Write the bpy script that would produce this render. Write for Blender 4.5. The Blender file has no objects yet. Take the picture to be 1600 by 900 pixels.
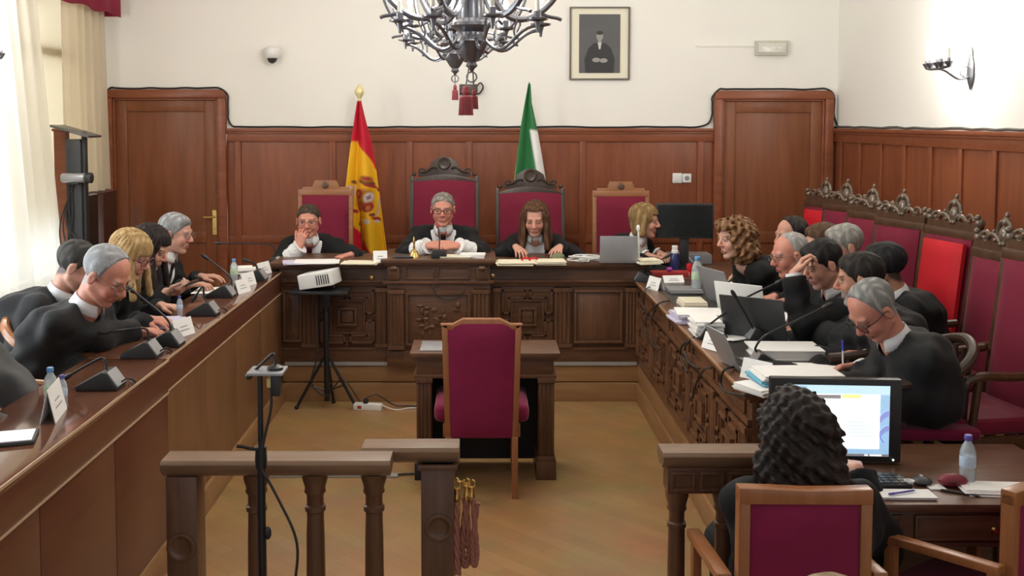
import bpy, bmesh, math, random
import numpy as np
from mathutils import Vector, Matrix

random.seed(7)
C = bpy.context.scene.collection
SC = bpy.context.scene

# ------------------------------------------------------------------ camera
CAM_H = 2.04
PITCH = math.radians(3.5)
F = 1600.0                      # focal length in pixels of the 1600 wide frame
VX, HY = 750.0, 190.0           # vanishing point of the room's long axis
cam = bpy.data.objects.new('camera', bpy.data.cameras.new('camera'))
C.objects.link(cam)
cam.location = (0, 0, CAM_H)
cam.rotation_euler = (math.pi / 2 - PITCH, 0, 0)
cam.data.sensor_width = 36.0
cam.data.lens = 36.0
cam.data.shift_x = (800 - VX) / 1600
cam.data.shift_y = (HY - 450 + F * math.tan(PITCH)) / 1600
cam.data.clip_start = 0.05
SC.camera = cam

# ------------------------------------------------------------------ world, lights, exposure
w = bpy.data.worlds.new('daylight'); SC.world = w; w.use_nodes = True
w.node_tree.nodes['Background'].inputs[0].default_value = (0.93, 0.95, 1.0, 1)
w.node_tree.nodes['Background'].inputs[1].default_value = 0.72
SC.view_settings.view_transform = 'Standard'
SC.view_settings.look = 'None'
SC.view_settings.exposure = 0.0
SC.view_settings.gamma = 1.0
SC.view_settings.use_curve_mapping = False

def area(name, loc, rot, sx, sy, power, col):
    l = bpy.data.lights.new(name, 'AREA'); l.shape = 'RECTANGLE'; l.size = sx; l.size_y = sy
    l.energy = power; l.color = col
    o = bpy.data.objects.new(name, l); C.objects.link(o); o.location = loc; o.rotation_euler = rot
    return o
# daylight through the two tall windows in the left wall
area('window_daylight', (-3.62, 7.15, 2.0), (0, -math.pi / 2, 0), 2.9, 3.1, 98, (0.93, 0.97, 1.0))
area('window_daylight', (-3.62, 4.4, 2.0), (0, -math.pi / 2, 0), 2.9, 1.6, 150, (0.93, 0.97, 1.0))
def lamp(name, loc, power, r, col=(1.0, 0.95, 0.87), parent=None):
    l = bpy.data.lights.new(name, 'POINT'); l.energy = power; l.shadow_soft_size = r; l.color = col
    o = bpy.data.objects.new(name, l); C.objects.link(o); o.location = loc
    if parent: o.parent = parent
    return o

# ------------------------------------------------------------------ pixel <-> room
CT, ST = math.cos(PITCH), math.sin(PITCH)
def AT(px, py, Y):
    q = py - HY
    h = q * CT * Y / (F / CT - ST * q)
    zc = Y * CT + h * ST
    return Vector(((px - VX) * zc / F, Y, CAM_H - h))
def AD(px, py, zc):
    h = (py - HY) * zc * CT / F
    return Vector(((px - VX) * zc / F, (zc - h * ST) / CT, CAM_H - h))
def ON(px, py, z):
    h = CAM_H - z
    zc = F * h / CT / (py - HY)
    return Vector(((px - VX) * zc / F, (zc - h * ST) / CT, z))
def ONX(px, py, X):
    return AD(px, py, F * X / (px - VX))

# ------------------------------------------------------------------ object helpers
def tag(o, label=None, cat=None, group=None, kind=None):
    if label: o['label'] = label
    if cat: o['category'] = cat
    if group: o['group'] = group
    if kind: o['kind'] = kind
    return o
def thing(name, label, cat, loc=(0, 0, 0), rz=0.0, group=None):
    o = bpy.data.objects.new(name, None); C.objects.link(o)
    o.empty_display_size = 0.05
    o.location = loc; o.rotation_euler = (0, 0, rz)
    return tag(o, label, cat, group)
def copy_tree(o, parent=None):
    c = o.copy(); C.objects.link(c); c.parent = parent
    for ch in list(o.children): copy_tree(ch, c)
    return c
def dup(o, loc, rz=None, label=None, group=None):
    c = copy_tree(o); c.location = loc
    if rz is not None: c.rotation_euler = (0, 0, rz)
    if label: c['label'] = label
    if group: c['group'] = group
    return c

class MB:
    """collects shapes and links them as one mesh object"""
    def __init__(s): s.v = []; s.f = []; s.m = []; s.cur = 0
    def add(s, vs, fs):
        n = len(s.v); s.v.extend([tuple(p) for p in vs])
        for f in fs: s.f.append(tuple(i + n for i in f)); s.m.append(s.cur)
        return s
    def mat(s, i): s.cur = i; return s
    def box(s, x0, x1, y0, y1, z0, z1):
        if x0 > x1: x0, x1 = x1, x0
        if y0 > y1: y0, y1 = y1, y0
        if z0 > z1: z0, z1 = z1, z0
        return s.add([(x0,y0,z0),(x1,y0,z0),(x1,y1,z0),(x0,y1,z0),(x0,y0,z1),(x1,y0,z1),(x1,y1,z1),(x0,y1,z1)],
                     [(0,3,2,1),(4,5,6,7),(0,1,5,4),(1,2,6,5),(2,3,7,6),(3,0,4,7)])
    def obox(s, M, sx, sy, sz):
        t = MB().box(-sx/2, sx/2, -sy/2, sy/2, -sz/2, sz/2)
        return s.add([M @ Vector(p) for p in t.v], t.f)
    def tube(s, pts, r, n=8, cap=True):
        pts = [Vector(p) for p in pts]; k = len(pts)
        rs = r if isinstance(r, (list, tuple)) else [r] * k
        vs = []; prev = None
        for i, p in enumerate(pts):
            d = (pts[min(i+1, k-1)] - pts[max(i-1, 0)])
            d = d.normalized() if d.length > 1e-9 else Vector((0,0,1))
            if prev is None:
                a = d.orthogonal().normalized()
            else:
                a = prev - d * prev.dot(d); a = a.normalized() if a.length > 1e-6 else d.orthogonal().normalized()
            prev = a; b = d.cross(a)
            for j in range(n):
                t = 2 * math.pi * j / n
                vs.append(p + (a * math.cos(t) + b * math.sin(t)) * rs[i])
        fs = []
        for i in range(k - 1):
            for j in range(n):
                fs.append((i*n+j, i*n+(j+1) % n, (i+1)*n+(j+1) % n, (i+1)*n+j))
        if cap:
            fs.append(tuple(reversed(range(n)))); fs.append(tuple((k-1)*n+j for j in range(n)))
        return s.add(vs, fs)
    def lathe(s, prof, n=16, M=None, c=(0,0,0)):
        vs = []; c = Vector(c); k = len(prof)
        for (r, z) in prof:
            for j in range(n):
                t = 2 * math.pi * j / n
                p = Vector((r*math.cos(t), r*math.sin(t), z))
                vs.append((M @ p if M else p) + c)
        fs = [(i*n+j, i*n+(j+1) % n, (i+1)*n+(j+1) % n, (i+1)*n+j) for i in range(k-1) for j in range(n)]
        fs.append(tuple(reversed(range(n)))); fs.append(tuple((k-1)*n+j for j in range(n)))
        return s.add(vs, fs)
    def prism(s, poly, y0, y1, M=None):
        """poly in x,z; extruded along y"""
        n = len(poly)
        a = sum(poly[i][0]*poly[(i+1)%n][1]-poly[(i+1)%n][0]*poly[i][1] for i in range(n))
        if a < 0: poly = list(reversed(poly))
        vs = [Vector((x, y0, z)) for x, z in poly] + [Vector((x, y1, z)) for x, z in poly]
        if M: vs = [M @ p for p in vs]
        fs = [tuple(range(n)), tuple(reversed(range(n, 2*n)))]
        fs += [(i, n+i, n+(i+1) % n, (i+1) % n) for i in range(n)]
        return s.add(vs, fs)
    def ball(s, c, r, n=12, m=8):
        rr = r if isinstance(r, (list, tuple)) else (r, r, r)
        vs = []; c = Vector(c)
        for i in range(1, m):
            a = math.pi * i / m
            for j in range(n):
                t = 2*math.pi*j/n
                vs.append(c + Vector((rr[0]*math.sin(a)*math.cos(t), rr[1]*math.sin(a)*math.sin(t), -rr[2]*math.cos(a))))
        vs.append(c - Vector((0,0,rr[2]))); vs.append(c + Vector((0,0,rr[2])))
        fs = [(i*n+j, i*n+(j+1)%n, (i+1)*n+(j+1)%n, (i+1)*n+j) for i in range(m-2) for j in range(n)]
        b, t_ = len(vs)-2, len(vs)-1
        for j in range(n):
            fs.append((b, (j+1) % n, j)); fs.append((t_, (m-2)*n+j, (m-2)*n+(j+1) % n))
        return s.add(vs, fs)
    def grid(s, P, closed_u=False):
        """P[i][j] rows of points"""
        r, c = len(P), len(P[0])
        vs = [p for row in P for p in row]
        fs = []
        for i in range(r-1):
            for j in range(c if closed_u else c-1):
                fs.append((i*c+j, i*c+(j+1) % c, (i+1)*c+(j+1) % c, (i+1)*c+j))
        return s.add(vs, fs)
    def xform(s, M): s.v = [tuple(M @ Vector(p)) for p in s.v]; return s
    def shift(s, d): d = Vector(d); s.v = [tuple(Vector(p) + d) for p in s.v]; return s
    def build(s, name, mat, parent=None, bevel=0.0, smooth=True, ang=35, solid=0.0, seg=2):
        me = bpy.data.meshes.new(name); me.from_pydata(s.v, [], s.f); me.update()
        mats = mat if isinstance(mat, (list, tuple)) else [mat]
        for m in mats: me.materials.append(m)
        if len(mats) > 1: me.polygons.foreach_set('material_index', s.m)
        if bevel > 0:
            bm = bmesh.new(); bm.from_mesh(me)
            bmesh.ops.recalc_face_normals(bm, faces=bm.faces)
            es = [e for e in bm.edges if len(e.link_faces) == 2 and e.calc_face_angle(0) > 0.6]
            bmesh.ops.bevel(bm, geom=es, offset=bevel, segments=seg, affect='EDGES', profile=0.6, clamp_overlap=True)
            bm.to_mesh(me); bm.free()
        if smooth:
            me.shade_smooth(); me.set_sharp_from_angle(angle=math.radians(ang))
        o = bpy.data.objects.new(name, me); C.objects.link(o)
        if parent is not None: o.parent = parent
        if solid:
            md = o.modifiers.new('thickness', 'SOLIDIFY'); md.thickness = solid; md.offset = 0
        return o

def rot(ax, deg): return Matrix.Rotation(math.radians(deg), 4, ax)
def mv(x, y, z): return Matrix.Translation((x, y, z))
def bez(p0, p1, p2, p3, n=12):
    out = []
    for i in range(n + 1):
        t = i / n; a = 1 - t
        out.append(Vector(p0)*a**3 + Vector(p1)*3*a*a*t + Vector(p2)*3*a*t*t + Vector(p3)*t**3)
    return out
def smoothpath(pts, sub=6):
    pts = [Vector(p) for p in pts]; out = []
    for i in range(len(pts) - 1):
        p0 = pts[max(i-1, 0)]; p1 = pts[i]; p2 = pts[i+1]; p3 = pts[min(i+2, len(pts)-1)]
        for k in range(sub):
            t = k / sub
            out.append(0.5*((2*p1)+(p2-p0)*t+(2*p0-5*p1+4*p2-p3)*t*t+(3*p1-p0-3*p2+p3)*t**3))
    out.append(pts[-1]); return out

# ------------------------------------------------------------------ materials
def nodes(name):
    m = bpy.data.materials.new(name); m.use_nodes = True
    nt = m.node_tree; return m, nt, nt.nodes['Principled BSDF']
def srgb(r, g, b):
    f = lambda c: (c/255/12.92) if c/255 <= 0.04045 else ((c/255+0.055)/1.055)**2.4
    return (f(r), f(g), f(b))
def plain(name, col, rough=0.5, metal=0.0, var=0.06, scale=30, bump=0.0, spec=0.5, sheen=0.0, trans=0.0, alpha=1.0, emit=None, es=0.0):
    m, nt, b = nodes(name)
    tc = nt.nodes.new('ShaderNodeTexCoord'); nz = nt.nodes.new('ShaderNodeTexNoise')
    nz.inputs['Scale'].default_value = scale; nz.inputs['Detail'].default_value = 3
    nt.links.new(tc.outputs['Object'], nz.inputs['Vector'])
    mx = nt.nodes.new('ShaderNodeMix'); mx.data_type = 'RGBA'
    c1 = tuple(min(1, c*(1-var)) for c in col) + (1,); c2 = tuple(min(1, c*(1+var)) for c in col) + (1,)
    mx.inputs[6].default_value = c1; mx.inputs[7].default_value = c2
    nt.links.new(nz.outputs['Fac'], mx.inputs[0]); nt.links.new(mx.outputs[2], b.inputs['Base Color'])
    b.inputs['Roughness'].default_value = rough; b.inputs['Metallic'].default_value = metal
    b.inputs['Specular IOR Level'].default_value = spec
    b.inputs['Transmission Weight'].default_value = trans
    b.inputs['Alpha'].default_value = alpha
    if sheen: b.inputs['Sheen Weight'].default_value = sheen; b.inputs['Sheen Roughness'].default_value = 0.4
    if emit: b.inputs['Emission Color'].default_value = tuple(emit)+(1,); b.inputs['Emission Strength'].default_value = es
    if bump:
        bp = nt.nodes.new('ShaderNodeBump'); bp.inputs['Strength'].default_value = bump; bp.inputs['Distance'].default_value = 0.005
        nt.links.new(nz.outputs['Fac'], bp.inputs['Height']); nt.links.new(bp.outputs['Normal'], b.inputs['Normal'])
    return m
def wood(name, c1, c2, stretch=(12, 12, 1.2), rough=0.35, scale=3.0, spec=0.5, bumpv=0.06):
    m, nt, b = nodes(name)
    tc = nt.nodes.new('ShaderNodeTexCoord'); mp = nt.nodes.new('ShaderNodeMapping')
    mp.inputs['Scale'].default_value = stretch
    nz = nt.nodes.new('ShaderNodeTexNoise'); nz.inputs['Scale'].default_value = scale
    nz.inputs['Detail'].default_value = 6; nz.inputs['Roughness'].default_value = 0.6
    n2 = nt.nodes.new('ShaderNodeTexNoise'); n2.inputs['Scale'].default_value = 1.1; n2.inputs['Detail'].default_value = 2
    nt.links.new(tc.outputs['Object'], mp.inputs['Vector']); nt.links.new(mp.outputs['Vector'], nz.inputs['Vector'])
    nt.links.new(tc.outputs['Object'], n2.inputs['Vector'])
    ad = nt.nodes.new('ShaderNodeMath'); ad.operation = 'MULTIPLY_ADD'
    ad.inputs[1].default_value = 0.75
    nt.links.new(nz.outputs['Fac'], ad.inputs[0])
    mu = nt.nodes.new('ShaderNodeMath'); mu.operation = 'MULTIPLY'; mu.inputs[1].default_value = 0.25
    nt.links.new(n2.outputs['Fac'], mu.inputs[0]); nt.links.new(mu.outputs[0], ad.inputs[2])
    rp = nt.nodes.new('ShaderNodeValToRGB')
    rp.color_ramp.elements[0].position = 0.3; rp.color_ramp.elements[0].color = tuple(c1)+(1,)
    rp.color_ramp.elements[1].position = 0.72; rp.color_ramp.elements[1].color = tuple(c2)+(1,)
    nt.links.new(ad.outputs[0], rp.inputs['Fac']); nt.links.new(rp.outputs['Color'], b.inputs['Base Color'])
    b.inputs['Roughness'].default_value = rough; b.inputs['Specular IOR Level'].default_value = spec
    bp = nt.nodes.new('ShaderNodeBump'); bp.inputs['Strength'].default_value = bumpv; bp.inputs['Distance'].default_value = 0.003
    nt.links.new(nz.outputs['Fac'], bp.inputs['Height']); nt.links.new(bp.outputs['Normal'], b.inputs['Normal'])
    return m
def sheer(name, col, trans):
    m = bpy.data.materials.new(name); m.use_nodes = True; nt = m.node_tree
    for n in list(nt.nodes): nt.nodes.remove(n)
    out = nt.nodes.new('ShaderNodeOutputMaterial'); d = nt.nodes.new('ShaderNodeBsdfDiffuse'); t = nt.nodes.new('ShaderNodeBsdfTranslucent')
    x = nt.nodes.new('ShaderNodeMixShader'); x.inputs[0].default_value = trans
    tr = nt.nodes.new('ShaderNodeBsdfTransparent'); y = nt.nodes.new('ShaderNodeMixShader'); y.inputs[0].default_value = 0.12
    tc = nt.nodes.new('ShaderNodeTexCoord'); nz = nt.nodes.new('ShaderNodeTexNoise'); nz.inputs['Scale'].default_value = 90
    mx = nt.nodes.new('ShaderNodeMix'); mx.data_type = 'RGBA'
    mx.inputs[6].default_value = tuple(c*0.95 for c in col)+(1,); mx.inputs[7].default_value = tuple(col)+(1,)
    nt.links.new(tc.outputs['Object'], nz.inputs['Vector']); nt.links.new(nz.outputs['Fac'], mx.inputs[0])
    nt.links.new(mx.outputs[2], d.inputs['Color']); nt.links.new(mx.outputs[2], t.inputs['Color'])
    nt.links.new(d.outputs[0], x.inputs[1]); nt.links.new(t.outputs[0], x.inputs[2])
    nt.links.new(x.outputs[0], y.inputs[1]); nt.links.new(tr.outputs[0], y.inputs[2])
    nt.links.new(y.outputs[0], out.inputs['Surface']); return m
def attr_mat(name, rough=0.5, spec=0.4, sheen=0.0, bump=0.0, bscale=120, sss=0.0, stretch=None):
    """colour comes from the mesh's own colour attribute"""
    m, nt, b = nodes(name)
    a = nt.nodes.new('ShaderNodeAttribute'); a.attribute_name = 'col'
    tc = nt.nodes.new('ShaderNodeTexCoord'); nz = nt.nodes.new('ShaderNodeTexNoise'); nz.inputs['Scale'].default_value = bscale
    nz.inputs['Detail'].default_value = 3
    if stretch:
        mp = nt.nodes.new('ShaderNodeMapping'); mp.inputs['Scale'].default_value = stretch
        nt.links.new(tc.outputs['Object'], mp.inputs['Vector']); nt.links.new(mp.outputs['Vector'], nz.inputs['Vector'])
    else: nt.links.new(tc.outputs['Object'], nz.inputs['Vector'])
    mx = nt.nodes.new('ShaderNodeMix'); mx.data_type = 'RGBA'; mx.blend_type = 'MULTIPLY'
    mr = nt.nodes.new('ShaderNodeMapRange'); mr.inputs[3].default_value = 0.85 if not bump else 0.55; mr.inputs[4].default_value = 1.12 if not bump else 1.35
    nt.links.new(nz.outputs['Fac'], mr.inputs[0])
    cb = nt.nodes.new('ShaderNodeCombineColor')
    for i in range(3): nt.links.new(mr.outputs[0], cb.inputs[i])
    mx.inputs[0].default_value = 1.0
    nt.links.new(a.outputs['Color'], mx.inputs[6]); nt.links.new(cb.outputs[0], mx.inputs[7])
    nt.links.new(mx.outputs[2], b.inputs['Base Color'])
    b.inputs['Roughness'].default_value = rough; b.inputs['Specular IOR Level'].default_value = spec
    if sheen: b.inputs['Sheen Weight'].default_value = sheen
    if bump:
        bp = nt.nodes.new('ShaderNodeBump'); bp.inputs['Strength'].default_value = bump; bp.inputs['Distance'].default_value = 0.004
        nt.links.new(nz.outputs['Fac'], bp.inputs['Height']); nt.links.new(bp.outputs['Normal'], b.inputs['Normal'])
    return m
def emis(name, col, strength):
    m = bpy.data.materials.new(name); m.use_nodes = True; nt = m.node_tree
    b = nt.nodes['Principled BSDF']; b.inputs['Base Color'].default_value = (0.9, 0.9, 0.85, 1)
    b.inputs['Emission Color'].default_value = tuple(col)+(1,); b.inputs['Emission Strength'].default_value = strength
    return m
def glassy(name, col, rough=0.05, mixv=0.75, ior=1.33):
    m = bpy.data.materials.new(name); m.use_nodes = True; nt = m.node_tree
    for n in list(nt.nodes): nt.nodes.remove(n)
    out = nt.nodes.new('ShaderNodeOutputMaterial'); g = nt.nodes.new('ShaderNodeBsdfGlossy'); t = nt.nodes.new('ShaderNodeBsdfTransparent')
    d = nt.nodes.new('ShaderNodeBsdfDiffuse'); d.inputs[0].default_value = tuple(col)+(1,)
    g.inputs['Roughness'].default_value = rough; t.inputs[0].default_value = tuple(min(1, 0.6+0.4*c) for c in col)+(1,)
    fr = nt.nodes.new('ShaderNodeFresnel'); fr.inputs[0].default_value = ior
    a = nt.nodes.new('ShaderNodeMixShader'); a.inputs[0].default_value = mixv
    nt.links.new(d.outputs[0], a.inputs[1]); nt.links.new(t.outputs[0], a.inputs[2])
    b = nt.nodes.new('ShaderNodeMixShader'); nt.links.new(fr.outputs[0], b.inputs[0])
    nt.links.new(a.outputs[0], b.inputs[1]); nt.links.new(g.outputs[0], b.inputs[2])
    nt.links.new(b.outputs[0], out.inputs['Surface']); return m

M = {}
M['plaster'] = plain('cream plaster', (0.86, 0.84, 0.79), 0.8, var=0.02, scale=2)
M['ceiling'] = plain('ceiling plaster', (0.85, 0.82, 0.76), 0.9, var=0.02, scale=2)
M['wainscot'] = wood('reddish wainscot wood', (0.17, 0.046, 0.019), (0.275, 0.086, 0.036), (6, 6, 0.7), 0.36, spec=.3)
M['wains_rail'] = wood('reddish rail wood', (0.18, 0.05, 0.021), (0.29, 0.092, 0.04), (0.7, 6, 6), 0.35, spec=.35)
M['door'] = wood('door wood', (0.16, 0.05, 0.019), (0.255, 0.09, 0.038), (5, 5, 0.5), 0.38, spec=.3)
M['darkwood'] = wood('dark carved oak', (0.065, 0.027, 0.013), (0.15, 0.068, 0.034), (2, 12, 12), 0.38)
M['darkwood_v'] = wood('dark carved oak upright', (0.075, 0.032, 0.015), (0.165, 0.076, 0.038), (12, 12, 1.2), 0.38)
M['rightwood'] = wood('carved walnut', (0.085, 0.034, 0.015), (0.19, 0.085, 0.04), (10, 1.0, 10), 0.36)
M['leftwood'] = wood('smooth mahogany veneer', (0.095, 0.030, 0.016), (0.15, 0.051, 0.027), (6, 0.5, 6), 0.3)
M['leftwood2'] = wood('brown veneer panel', (0.15, 0.068, 0.028), (0.215, 0.105, 0.047), (5, 5, 0.5), 0.32)
M['lefttop'] = wood('polished mahogany top', (0.115, 0.045, 0.026), (0.165, 0.07, 0.04), (6, 0.6, 6), 0.09, spec=1.0, bumpv=0.0)
M['edge'] = plain('pale edge strip', srgb(190, 160, 130), 0.4)  # pale strip colour; paints the highlight along the left bench top
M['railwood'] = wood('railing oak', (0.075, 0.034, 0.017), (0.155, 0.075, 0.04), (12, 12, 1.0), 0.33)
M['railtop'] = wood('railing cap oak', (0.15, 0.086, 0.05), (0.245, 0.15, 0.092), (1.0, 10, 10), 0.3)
M['chairwood'] = wood('honey brown chair wood', (0.23, 0.082, 0.028), (0.38, 0.15, 0.057), (10, 10, 1.2), 0.3)
M['palewood'] = wood('orange chair wood', (0.23, 0.09, 0.035), (0.36, 0.155, 0.065), (1.2, 10, 10), 0.35)
M['blackwood'] = wood('nearly black chair wood', (0.028, 0.016, 0.011), (0.065, 0.038, 0.026), (8, 8, 1.5), 0.32)
M['sidewood'] = wood('dark chair stile wood', (0.05, 0.024, 0.012), (0.11, 0.052, 0.026), (10, 10, 1.2), 0.28)
M['floorwood'] = None
M['velvet'] = plain('burgundy velvet', (0.20, 0.011, 0.052), 0.75, var=0.2, scale=9, sheen=0.25, spec=0.2)
M['velvet2'] = plain('crimson upholstery', (0.175, 0.010, 0.032), 0.7, var=0.14, scale=9, sheen=0.2, spec=0.2)
M['red'] = plain('bright red upholstery', (0.56, 0.012, 0.022), 0.6, var=0.08, scale=9, spec=0.3)
M['valance'] = plain('crimson valance', (0.30, 0.012, 0.05), 0.8, var=0.12, scale=9)
M['black'] = plain('black plastic', (0.018, 0.019, 0.02), 0.42, var=0.2)
M['blackmetal'] = plain('black metal', (0.02, 0.02, 0.022), 0.35, metal=0.3)
M['darkgrey'] = plain('dark grey plastic', (0.05, 0.052, 0.055), 0.4)
M['grey'] = plain('grey plastic', (0.25, 0.25, 0.26), 0.4)
M['silver'] = plain('silver plastic', (0.36, 0.37, 0.39), 0.35, metal=0.4)
M['white'] = plain('white plastic', (0.78, 0.78, 0.76), 0.4, var=0.02)
M['paper'] = plain('white paper', (0.82, 0.81, 0.79), 0.7, var=0.03, scale=20)
M['cream'] = plain('cream paper', (0.76, 0.70, 0.54), 0.7, var=0.05, scale=20)
M['lilac'] = plain('lilac paper', (0.56, 0.53, 0.68), 0.7, var=0.05)
M['bluefolder'] = plain('blue folder card', (0.16, 0.47, 0.62), 0.6)
M['brass'] = plain('polished brass', (0.72, 0.50, 0.18), 0.25, metal=1.0)
M['iron'] = plain('pewter coloured wrought metal', (0.21, 0.215, 0.24), 0.28, metal=0.8)
M['carved'] = plain('glossy carved crest', (0.13, 0.09, 0.062), 0.16, var=0.3, scale=40, spec=0.9)
M['tassel'] = plain('dusky red silk tassel', (0.30, 0.05, 0.06), 0.7, var=0.25, scale=60)
M['rope'] = plain('pink brown rope', (0.30, 0.115, 0.08), 0.7, var=0.2, scale=80)
M['cable'] = plain('black cable', (0.02, 0.02, 0.02), 0.5)
M['wcable'] = plain('white cable', (0.65, 0.65, 0.63), 0.5)
M['bulb'] = emis('lit candle bulb', (1.0, 0.95, 0.86), 28.0)
M['candle'] = plain('candle sleeve', (0.8, 0.78, 0.7), 0.5)
M['pet'] = glassy('clear bottle plastic', (0.75, 0.82, 0.86), 0.08, 0.62)
M['capblue'] = plain('blue cap', (0.12, 0.3, 0.6), 0.4)
M['cappurple'] = plain('violet cap', (0.10, 0.08, 0.36), 0.4)
M['labelg'] = plain('green and white label', (0.45, 0.58, 0.42), 0.5, var=0.5, scale=35)
M['labelb'] = plain('pale blue label', (0.5, 0.62, 0.78), 0.5, var=0.35, scale=35)
M['navy'] = plain('navy bottle', (0.022, 0.028, 0.11), 0.25)
M['redbox'] = plain('red card', (0.36, 0.03, 0.03), 0.5)
M['screenoff'] = plain('dark screen', (0.012, 0.014, 0.015), 0.18)
M['lens'] = plain('spectacle frame black', (0.012, 0.012, 0.014), 0.3)
M['wire'] = plain('spectacle frame metal', (0.25, 0.22, 0.2), 0.25, metal=0.8)
M['maroonframe'] = plain('spectacle frame maroon', (0.10, 0.01, 0.025), 0.3)
M['robe'] = plain('black gown cloth', (0.010, 0.010, 0.011), 0.75, var=0.3, scale=14, sheen=0.03, spec=0.2)
M['robegrey'] = plain('charcoal gown cloth', (0.017, 0.0175, 0.019), 0.75, var=0.25, scale=14, sheen=0.06, spec=0.2)
M['satin'] = plain('black satin facing', (0.022, 0.023, 0.025), 0.35, var=0.2, scale=14)
M['shirt'] = plain('white shirt cotton', (0.78, 0.78, 0.79), 0.7, var=0.03)
M['lace'] = None
M['tieb'] = plain('black tie silk', (0.012, 0.012, 0.014), 0.4)
M['tiem'] = plain('maroon tie silk', (0.085, 0.012, 0.028), 0.4)
M['green'] = plain('green plastic', (0.1, 0.4, 0.08), 0.5)
M['skin'] = attr_mat('skin', 0.48, 0.4, bscale=60)
M['hair'] = attr_mat('hair strands', 0.62, 0.18, bump=0.7, bscale=28, stretch=(9, 9, 1.3))
M['hairc'] = attr_mat('curly hair', 0.55, 0.3, bump=0.9, bscale=70)
M['flag'] = attr_mat('flag satin', 0.6, 0.3)
# lace cuff: dotted openwork pattern
m, nt, b = nodes('white lace'); vo = nt.nodes.new('ShaderNodeTexVoronoi'); vo.inputs['Scale'].default_value = 95
tc = nt.nodes.new('ShaderNodeTexCoord'); nt.links.new(tc.outputs['Object'], vo.inputs['Vector'])
rp = nt.nodes.new('ShaderNodeValToRGB'); rp.color_ramp.elements[0].position = 0.22; rp.color_ramp.elements[0].color = (0.36, 0.36, 0.37, 1)
rp.color_ramp.elements[1].position = 0.42; rp.color_ramp.elements[1].color = (0.82, 0.82, 0.82, 1)
nt.links.new(vo.outputs['Distance'], rp.inputs['Fac']); nt.links.new(rp.outputs['Color'], b.inputs['Base Color']); b.inputs['Roughness'].default_value = 0.8
M['lace'] = m
# parquet floor: herringbone-like short strips
m, nt, b = nodes('oak parquet'); tc = nt.nodes.new('ShaderNodeTexCoord'); mp = nt.nodes.new('ShaderNodeMapping')
mp.inputs['Rotation'].default_value = (0, 0, math.radians(45))
br = nt.nodes.new('ShaderNodeTexBrick'); br.inputs['Scale'].default_value = 1.0
br.inputs['Brick Width'].default_value = 0.42; br.inputs['Row Height'].default_value = 0.085; br.inputs['Mortar Size'].default_value = 0.0015
br.inputs['Color1'].default_value = (0.305, 0.175, 0.072, 1); br.inputs['Color2'].default_value = (0.345, 0.202, 0.086, 1); br.inputs['Mortar'].default_value = (0.24, 0.135, 0.056, 1)
nt.links.new(tc.outputs['Object'], mp.inputs['Vector']); nt.links.new(mp.outputs['Vector'], br.inputs['Vector'])
nz = nt.nodes.new('ShaderNodeTexNoise'); nz.inputs['Scale'].default_value = 3; nz.inputs['Detail'].default_value = 5
nt.links.new(tc.outputs['Object'], nz.inputs['Vector'])
mx = nt.nodes.new('ShaderNodeMix'); mx.data_type = 'RGBA'; mx.blend_type = 'OVERLAY'; mx.inputs[0].default_value = 0.3
nt.links.new(br.outputs['Color'], mx.inputs[6]); nt.links.new(nz.outputs['Color'], mx.inputs[7])
nt.links.new(mx.outputs[2], b.inputs['Base Color']); b.inputs['Roughness'].default_value = 0.36
M['floorwood'] = m
M['plinth'] = wood('tan plinth board', (0.24, 0.122, 0.05), (0.36, 0.195, 0.085), (1, 1, 8), 0.42)

# ================================================================== THE SETTING
XL, XR, YB, ZC = -3.35, 3.20, 9.20, 4.30
PZ = 0.28                       # height of the platform the benches stand on
JY = 7.39                       # front of the judges' bench
LX, RX = -1.44, 1.16            # front planes of the side benches
def struct(name, mb, mat, parent=None, **k):
    o = mb.build(name, mat, parent, **k)
    if parent is None: o['kind'] = 'structure'
    return o
struct('floor', MB().box(XL - .2, XR + .2, -1.5, YB + .1, -0.12, 0), M['floorwood'])
struct('floor_platform_left', MB().box(XL, LX - .03, 0.8, YB, 0, PZ), M['floorwood'])
struct('floor_platform_back', MB().box(LX - .03, RX + .03, JY + .03, YB, 0, PZ), M['floorwood'])
struct('floor_platform_right', MB().box(RX + .03, XR, 4.32, YB, 0, PZ), M['floorwood'])
struct('ceiling', MB().box(XL - .2, XR + .2, -1.5, YB + .1, ZC, ZC + .12), M['ceiling'])
struct('wall_back', MB().box(XL - .2, XR + .2, YB, YB + .15, 0, ZC), M['plaster'])
struct('wall_right', MB().box(XR, XR + .15, -1.5, YB, 0, ZC), M['plaster'])
# left wall with two tall window openings
wl = MB()
WINS = ((3.6, 5.2), (5.55, 8.75))
for a, b in ((-1.5, 3.6), (5.2, 5.55), (8.75, YB)): wl.box(XL - .18, XL, a, b, 0, ZC)
for a, b in WINS:
    wl.box(XL - .18, XL, a, b, 0, 0.75); wl.box(XL - .18, XL, a, b, 3.45, ZC)
struct('wall_left', wl, M['plaster'])
M['whiteframe'] = plain('cream painted window wood', (0.72, 0.66, 0.55), 0.5)
M['pane'] = glassy('window glass', (0.9, 0.95, 0.95), 0.02, 0.93, 1.04)
for k, (a, b) in enumerate(WINS):
    f = MB(); mid = (a + b) / 2
    for y in (a, mid - .05, b - .1): f.box(XL - .14, XL - .06, y, y + .1, 0.75, 3.45)
    for z in (0.75, 2.55, 3.37): f.box(XL - .135, XL - .065, a + .1, b - .1, z, z + .08)
    fo = struct('window_%d' % (k + 1), f, M['whiteframe'])
    MB().box(XL - .104, XL - .098, a, b, 0.75, 3.45).build('pane', M['pane'], fo)
    MB().box(XL - .02, XL + .05, a - .05, b + .05, 0.71, 0.75).build('window_sill', M['door'], fo)

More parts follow.
